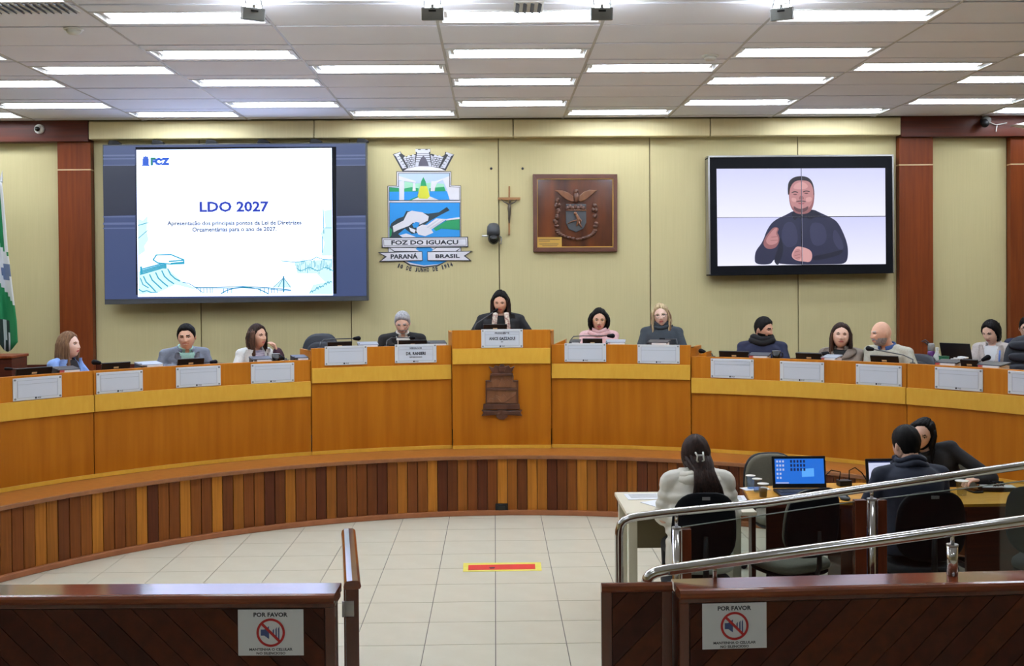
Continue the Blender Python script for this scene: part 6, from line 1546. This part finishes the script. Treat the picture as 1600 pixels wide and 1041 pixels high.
# ================================================================== chairs and things on the desks
def rsf(px): return (RF-0.012, ZTC) if 487 < px < 706 or 862 < px < 1080 else ((RF-0.06, ZTP) if 706 <= px <= 862 else (RF, ZTW))
def chair_at(px, r, label, top, rz_add=0.0, zfl=ZD, Y=None, **k):
    p = at_r(px, 540, r) if Y is None else at_y(px, 540, Y)
    c = exec_chair(label, top=top, **k); put(c, p.x, p.y, zfl, -math.atan2(p.x-CX, p.y-CY) + rz_add); return c
def seat_for(key, label, zfl, rise=0.43, dx=0.0, **k):
    P = people[key]; R = P['root']; o = R.location; rz = R.rotation_euler.z
    zs = max(0.34, P['pel'].z - (0.165 if key in ('grey', 'ranieri') else 0.137))
    d = Matrix.Rotation(rz, 3, 'Z') @ Vector((dx, 0.10, 0))
    c = exec_chair(label, top=zs + rise, zs=zs, bh=rise-0.02, bw=0.46, arms=False, **k); put(c, o.x+d.x, o.y+d.y, zfl, rz); return c
for key, lab, zf in (('blue', 'black leather chair of the young woman in light blue', ZD), ('grey', 'black leather chair of the man in the grey blazer', ZD), ('white', 'black leather chair of the woman in the white coat', ZD),
                     ('ranieri', 'black leather chair of the grey-haired man in black', 0.75), ('president', 'black leather chair behind the podium', 0.95), ('pink', 'black leather chair of the woman in pink', 0.75),
                     ('blonde', 'black leather chair of the blonde woman', 0.75), ('navy', 'black leather chair of the bearded man in navy', ZD), ('taupe', 'black leather chair of the woman in taupe', ZD),
                     ('bald', 'black leather chair of the bald man', ZD), ('side', 'black leather chair of the typing woman at far right', ZD), ('edge', 'black leather chair of the man at the right edge', ZD)):
    seat_for(key, lab, zf, dx=0.04 if key == 'bald' else 0.0, rise=0.5 if key == 'bald' else 0.43)
chair_at(489, 5.98, 'empty black leather chair at the inner end of the left wing', 1.175, -0.55, bw=0.43, bh=0.6)
chair_at(-22, 6.06, 'empty black leather chair cut by the left edge of the photo', 1.07, 0.2)
chair_at(1606, 5.95, 'large empty ribbed leather chair at the right edge of the right wing', 1.2, 0.25, bw=0.52, bh=0.66, ribs=5)
def local(px, r, z):
    p = at_r(px, 560, r); a = math.atan2(p.x-CX, p.y-CY); q = arc(r, a, z); return q, -a
def nm(i, n): return ordw(i)
# ---- small black desk displays seen from behind
DS = [(53, 52, 'beside the empty seat at the left edge'), (181, 42, 'between the young woman and the man in grey blazer'), (298, 40, 'in front of the man in grey blazer'), (531, 38, 'before the empty chair on the raised desk'),
      (645, 44, 'in front of the grey-haired man in black'), (774, 37, 'on top of the podium before the president'), (926, 31, 'in front of the woman in pink'), (1147, 46, 'to the left of the bearded man'),
      (1264, 40, 'between the bearded man and the woman in taupe'), (1382, 42, 'in front of the bald man'), (1515, 26, 'beside the ribbed chair on the right wing')]
for px, w, d in DS:
    r0, zt = rsf(px); r = r0 + 0.13; q, rz = local(px, r, zt-0.028)
    W = w*(q - O0).length/FPX
    t = thing('desk_display', 'small black desk display %s' % d, 'display', q, rz)
    Rb = Matrix.Rotation(0.35, 3, 'X')
    cs = obj('casing', MB().box((0, 0, 0.05), (W, 0.018, 0.07), Rb), M_black, t, bevel=0.004)
    obj('badge', MB().box(Vector((0, 0, 0.05)) + Rb @ Vector((0, -0.0098, -0.012)), (0.045, 0.002, 0.016), Rb), M_strip, cs)
    obj('screen_face', MB().box(Vector((0, 0, 0.05)) + Rb @ Vector((0, 0.0098, 0.0)), (W-0.02, 0.002, 0.056), Rb), M_blackg, t)
    obj('foot', MB().box((0, 0.01, 0.008), (W*0.6, 0.07, 0.016)), M_black, t, bevel=0.003)
# ---- document folders
M_fold = mat('folder_cover', (52, 56, 66), 0.4); M_fred = mat('folder_red', (170, 70, 70), 0.5); M_foldg = mat('folder_grey', (150, 156, 168), 0.4)
FO = [(103, 32, 1, 'in front of the young woman in blue'), (233, 34, 0, 'to the left of the man in grey blazer'), (407, 30, 0, 'in front of the woman in white'), (468, 22, 0, 'at the inner end of the left wing'),
      (575, 31, 0, 'between the empty chair and the grey-haired man'), (683, 28, 1, 'right of the grey-haired man by the podium'), (899, 16, 0, 'left of the woman in pink by the podium'), (962, 30, 0, 'right of the woman in pink'),
      (1029, 32, 0, 'in front of the blonde woman'), (1187, 31, 1, 'in front of the bearded man'), (1299, 24, 1, 'in front of the woman in taupe'), (1482, 32, 1, 'in front of the dark laptop on the right wing'), (1552, 36, 1, 'in front of the typing woman')]
for i, (px, w, red, d) in enumerate(FO):
    r0, zt = rsf(px); r = r0 + 0.122; q, rz = local(px, r, zt-0.028); W = w*(q - O0).length/FPX
    t = thing('document_folder', 'stack of papers and folder %s' % d, 'folder', q, rz + (0.06 if i % 2 else -0.05))
    obj('papers', MB().box((W*0.1, 0, 0.022), (W*0.7, 0.16, 0.044)), M_paper, t)
    obj('cover', MB().box((0, 0.01, 0.055), (W, 0.16, 0.014), Matrix.Rotation(0.12, 3, 'X')), M_foldg if i % 3 == 1 else M_fold, t, bevel=0.002)
    obj('spine_stand', MB().box((-W*0.45, 0.02, 0.03), (0.012, 0.14, 0.06)), M_fold, t)
    if red: obj('red_tab', MB().box((-W*0.32, -0.07, 0.03), (W*0.22, 0.02, 0.03)), M_fred, t)
# ---- gooseneck microphones: base, bends, tip in photo pixels at the shelf
MI = [([(74, 580), (40, 577.5), (12, 576.5)], 0, 'lying low before the empty seat at the left edge'), ([(194, 577), (180, 571), (150, 566.5)], 1, 'bent towards the young woman in blue'),
      ([(310, 571), (312, 567), (334, 566)], 1, 'before the man in grey blazer'), ([(448, 567), (446, 561), (440, 560)], 1, 'before the woman in white'),
      ([(500, 541), (501, 535), (506, 531), (520, 530), (558, 529)], 1, 'before the empty chair on the raised desk'), ([(604, 539), (605, 532), (611, 528), (645, 528)], 0, 'before the grey-haired man'),
      ([(741, 514), (745, 505), (775, 485)], 0, 'raised to the president at the podium'), ([(889, 530), (896, 526), (910, 525), (955, 525)], 1, 'before the woman in pink'),
      ([(1058, 538), (1057, 530), (1034, 530)], 0, 'before the blonde woman'), ([(1127, 560), (1126, 552), (1129, 549), (1166, 559)], 0, 'left of the bearded man'),
      ([(1114, 562), (1110, 552), (1097, 549)], 1, 'at the inner end of the right wing'), ([(1244, 562), (1247, 551), (1290, 553)], 1, 'before the woman in taupe'),
      ([(1426, 568), (1427, 562), (1412, 555), (1359, 545)], 1, 'raised before the bald man'), ([(1530, 577), (1528, 566), (1541, 560)], 1, 'beside the ribbed chair at right')]
for pts, big, d in MI:
    r0, zt = rsf(pts[0][0]); rb = r0 + 0.236
    q, rz = local(pts[0][0], rb, zt-0.028)
    t = thing('gooseneck_microphone', 'thin gooseneck microphone %s' % d, 'microphone', q)
    n = len(pts); P = [q + Vector((0, 0, 0.02))] + [at_r(x, y, rb + 0.05*i) for i, (x, y) in enumerate(pts) if i > 0]
    a = P[0]; P.insert(1, a.lerp(P[1], 0.35) + Vector((0, 0, 0.012)))
    part(t, 'base', MB().lathe([(0.027, 0), (0.028, 0.012), (0.022, 0.022), (0.0, 0.024)], q, 16), M_black, smooth=True)
    e = P[-1]; dd = (e - P[-2]).normalized()
    part(t, 'stalk', MB().tube(P[:-1] + [e - dd*0.03], 0.0055, 7), M_dgrey, smooth=True)
    part(t, 'mic_head', MB().cap(e - dd*0.03, 0.017 if big else 0.012, e + dd*0.015, 0.026 if big else 0.014, 12), M_blackm, smooth=True)
for px, d in ((1213, 'right of the papers before the bearded man'), (431, 'before the woman in the white coat')):
    r0, zt = rsf(px); q, rz = local(px, r0+0.17, zt-0.028); t = thing('mug', 'small black mug %s' % d, 'cup', q)
    obj('mug_wall', MB().lathe([(0.0, 0.004), (0.032, 0.004), (0.036, 0.0), (0.038, 0.004), (0.04, 0.09), (0.036, 0.09), (0.034, 0.01)], n=18), M_blackg, t, smooth=True)
    obj('mug_rim', MB().lathe([(0.036, 0.088), (0.041, 0.088), (0.041, 0.093), (0.036, 0.093)], n=18), M_grey, t, smooth=True)
    obj('handle', MB().tube([(0.038, 0, 0.075), (0.062, 0, 0.07), (0.064, 0, 0.035), (0.038, 0, 0.025)], 0.006, 8), M_blackg, t, smooth=True)
# white handbag-like folder beside the woman in white
# ---- side table at the far right
ts = thing('side_table', 'small table with dark laptop behind the right wing desk', 'table', (4.85, 10.6, ZD))
SZ = 1.44; TA = at_y(1452, 560, 10.62); TB = at_y(1522, 560, 10.62)
part(ts, 'top', MB().span((TA.x, 10.25, SZ-0.03), (TB.x+0.1, 10.85, SZ)), M_up, bevel=0.004)
for x in (TA.x+0.04, TB.x+0.06):
    for y in (10.29, 10.81): part(ts, 'leg', MB().span((x-0.025, y-0.025, ZD), (x+0.025, y+0.025, SZ-0.03)), M_mahogd)
def onside(px, Y=10.55): q = at_y(px, 560, Y); return Vector((q.x, Y, SZ+0.0015))
q = onside(1455, 10.7); t = thing('water_bottle', 'purple water bottle with grey cap behind the right wing', 'bottle', q)
obj('flask', MB().lathe([(0.0, 0), (0.034, 0.0), (0.036, 0.01), (0.036, 0.13), (0.03, 0.15), (0.0, 0.15)], n=18), mat('bottle_purple', (92, 46, 110), 0.3), t, smooth=True)
cpm = obj('cap', MB().lathe([(0.03, 0.146), (0.034, 0.15), (0.034, 0.21), (0.026, 0.225), (0.0, 0.227)], n=18), M_grey, t, smooth=True)
obj('carry_loop', MB().tube([(-0.03, 0, 0.205), (-0.06, 0, 0.235), (-0.1, 0, 0.245), (-0.06, 0, 0.26), (-0.02, 0, 0.225)], 0.007, 6), M_dgrey, cpm, smooth=True)
q = onside(1464, 10.6); t = thing('spray_bottle', 'small clear spray bottle beside the purple bottle', 'bottle', q)
obj('bottle_body', MB().lathe([(0.0, 0), (0.033, 0), (0.035, 0.01), (0.035, 0.1), (0.014, 0.14), (0.012, 0.16), (0.0, 0.16)], n=16), mat('cloudy_plastic', (178, 184, 180), 0.3), t, smooth=True)
sph = obj('spray_head', MB().box((0.0, -0.01, 0.175), (0.022, 0.05, 0.03)), M_whitep, t, bevel=0.005); obj('trigger', MB().tube([(0, -0.025, 0.165), (0, -0.03, 0.14), (0, -0.022, 0.125)], 0.005, 6), M_whitep, sph)
q = onside(1475, 10.36); t = thing('green_box', 'small green box in front of the dark laptop at far right', 'box', q, 0.2)
obj('carton', MB().box((0, 0, 0.055), (0.075, 0.06, 0.11)), mat('carton_green', (28, 112, 78), 0.5), t, bevel=0.003); obj('carton_lid', MB().box((0, 0, 0.112), (0.079, 0.064, 0.012)), mat('carton_green_dark', (22, 90, 64), 0.5), t, bevel=0.002)
q = onside(1484, 10.62); t = thing('laptop', 'open dark laptop seen from its lid side at far right', 'laptop', q + Vector((0.08, 0, 0)), -0.95)
obj('keyboard_deck', MB().box((0, 0.12, 0.009), (0.33, 0.23, 0.018)), M_black, t, bevel=0.004)
G = frame((0, 0.0, 0.018), (1, 0, 0), (0, -0.28, 0.96)); ld = obj('lid', MB().poly(G, rect(-0.165, 0.165, 0, 0.22), -0.01, 0.0), M_black, t, bevel=0.003)
obj('display', MB().poly(G, rect(-0.155, 0.155, 0.012, 0.21), -0.0115, -0.0102), emit('dim_display', (120, 130, 160), 0.5), ld)
obj('keys', MB().box((0, 0.1, 0.0195), (0.28, 0.1, 0.003)), M_dgrey, t)
q = onside(1497, 10.40); t = thing('tissue_pile', 'crumpled white tissues and papers beside the far right laptop', 'papers', q)
mb = MB(); rn = random.Random(2)
for k in range(9): mb.box((rn.uniform(-.06, .06), rn.uniform(-.05, .05), 0.012+0.011*k), (rn.uniform(.05, .09), rn.uniform(.04, .08), 0.012), Euler((rn.uniform(-.2, .2), rn.uniform(-.2, .2), rn.uniform(0, 3))).to_matrix())
obj('crumpled_sheet', mb, M_paper, t, kind='stuff')
# ---- wooden lectern box and flag at the left edge
p = at_y(0, 580, 10.6)
t = thing('lectern_box', 'brown wooden box with top lip at the left edge behind the desk', 'lectern', (p.x-0.1, 10.6, ZD))
x1 = at_y(19.5, 560, 10.5).x; zt = at_y(10, 556, 10.5).z
part(t, 'cabinet', MB().span((x1-0.55, 10.5, ZD), (x1-0.01, 10.85, zt-0.028)), M_mahogd, bevel=0.004); part(t, 'top_board', MB().span((x1-0.57, 10.48, zt-0.028), (x1, 10.87, zt)), M_mahog, bevel=0.006)
YFG = 12.1
fg = thing('flag', 'green and white state flag with emblem hanging on its pole at the left edge', 'flag', at_y(-14, 560, YFG).xy.to_3d() + Vector((0, 0, ZD)))
M_fg = [mat('flag_green', (18, 122, 72), 0.8), mat('flag_white', (214, 216, 220), 0.8), mat('flag_dark', (26, 44, 40), 0.8), mat('flag_emblem', (96, 112, 146), 0.8)]
rows, cols = 40, 26; G_ = []; 
rgt = lambda y: np.interp(y, [285, 300, 390, 450, 500, 530], [3, 5, 12.5, 20, 26.5, 28])
for i in range(rows+1):
    y = 285 + 252*i/rows; row = []
    for j in range(cols+1):
        v = j/cols; x = -44 + (rgt(y)+44)*v - (44-34)*(1-i/rows)*(1-v)
        yy = y + (12*math.sin(v*9+1) if i == rows else 0) + 14*(i/rows)*(v-0.7)
        row.append(at_y(x, yy, YFG - 0.05*(i/rows)**0.5*math.sin(v*19+i*0.05) - 0.06*math.sin(v*7)*(i/rows)))
    G_.append(row)
mb = MB().grid(G_)
mi = []
for i in range(rows):
    for j in range(cols):
        v = (j+0.5)/cols; y = 285 + 252*(i+0.5)/rows; x = -44 + (rgt(y)+44)*v
        band = y - 395 - (x-5)*1.2
        m_ = 1 if -8 < band < 52 + x*0.2 else 0
        if y < 392 and v > 0.93: m_ = 1
        if (x-11)**2/60 + (y-423)**2/170 < 1: m_ = 3
        if y > 498 + (x*0.2) and x < 16: m_ = 2 if int(x/5) % 2 == 0 else 1
        mi.append(m_)
mb.m = mi
fo = part(fg, 'cloth', mb, M_fg, smooth=True); sd = fo.modifiers.new('thickness', 'SOLIDIFY'); sd.thickness = 0.004
a = at_y(-14, 290, YFG+0.03); b_ = at_y(2, 266, YFG+0.03); a0 = at_y(-30, 560, YFG+0.03)
tip = at_y(1.5, 287, YFG+0.03); bot = Vector((at_y(-40, 560, YFG+0.03).x, YFG+0.03, ZD+0.03))
part(fg, 'pole', MB().cyl(bot, tip, 0.014, n=10), M_steel, smooth=True)
dd = (tip-bot).normalized(); part(fg, 'finial', MB().tube([tip, tip + dd*0.03, tip + dd*0.04, tip + dd*0.06, tip + dd*0.07, tip + dd*0.15], [0.012, 0.02, 0.012, 0.018, 0.014, 0.001], 10), M_steel, smooth=True)
part(fg, 'foot', MB().lathe([(0.16, 0), (0.16, 0.02), (0.03, 0.05), (0.02, 0.09), (0.0, 0.09)], (bot.x, bot.y, ZD), 20), M_black, smooth=True)
if 0:
    for k_, P in people.items(): print('PEL', k_, round(P['pel'].z, 3), [round(v, 2) for v in P['root'].location])
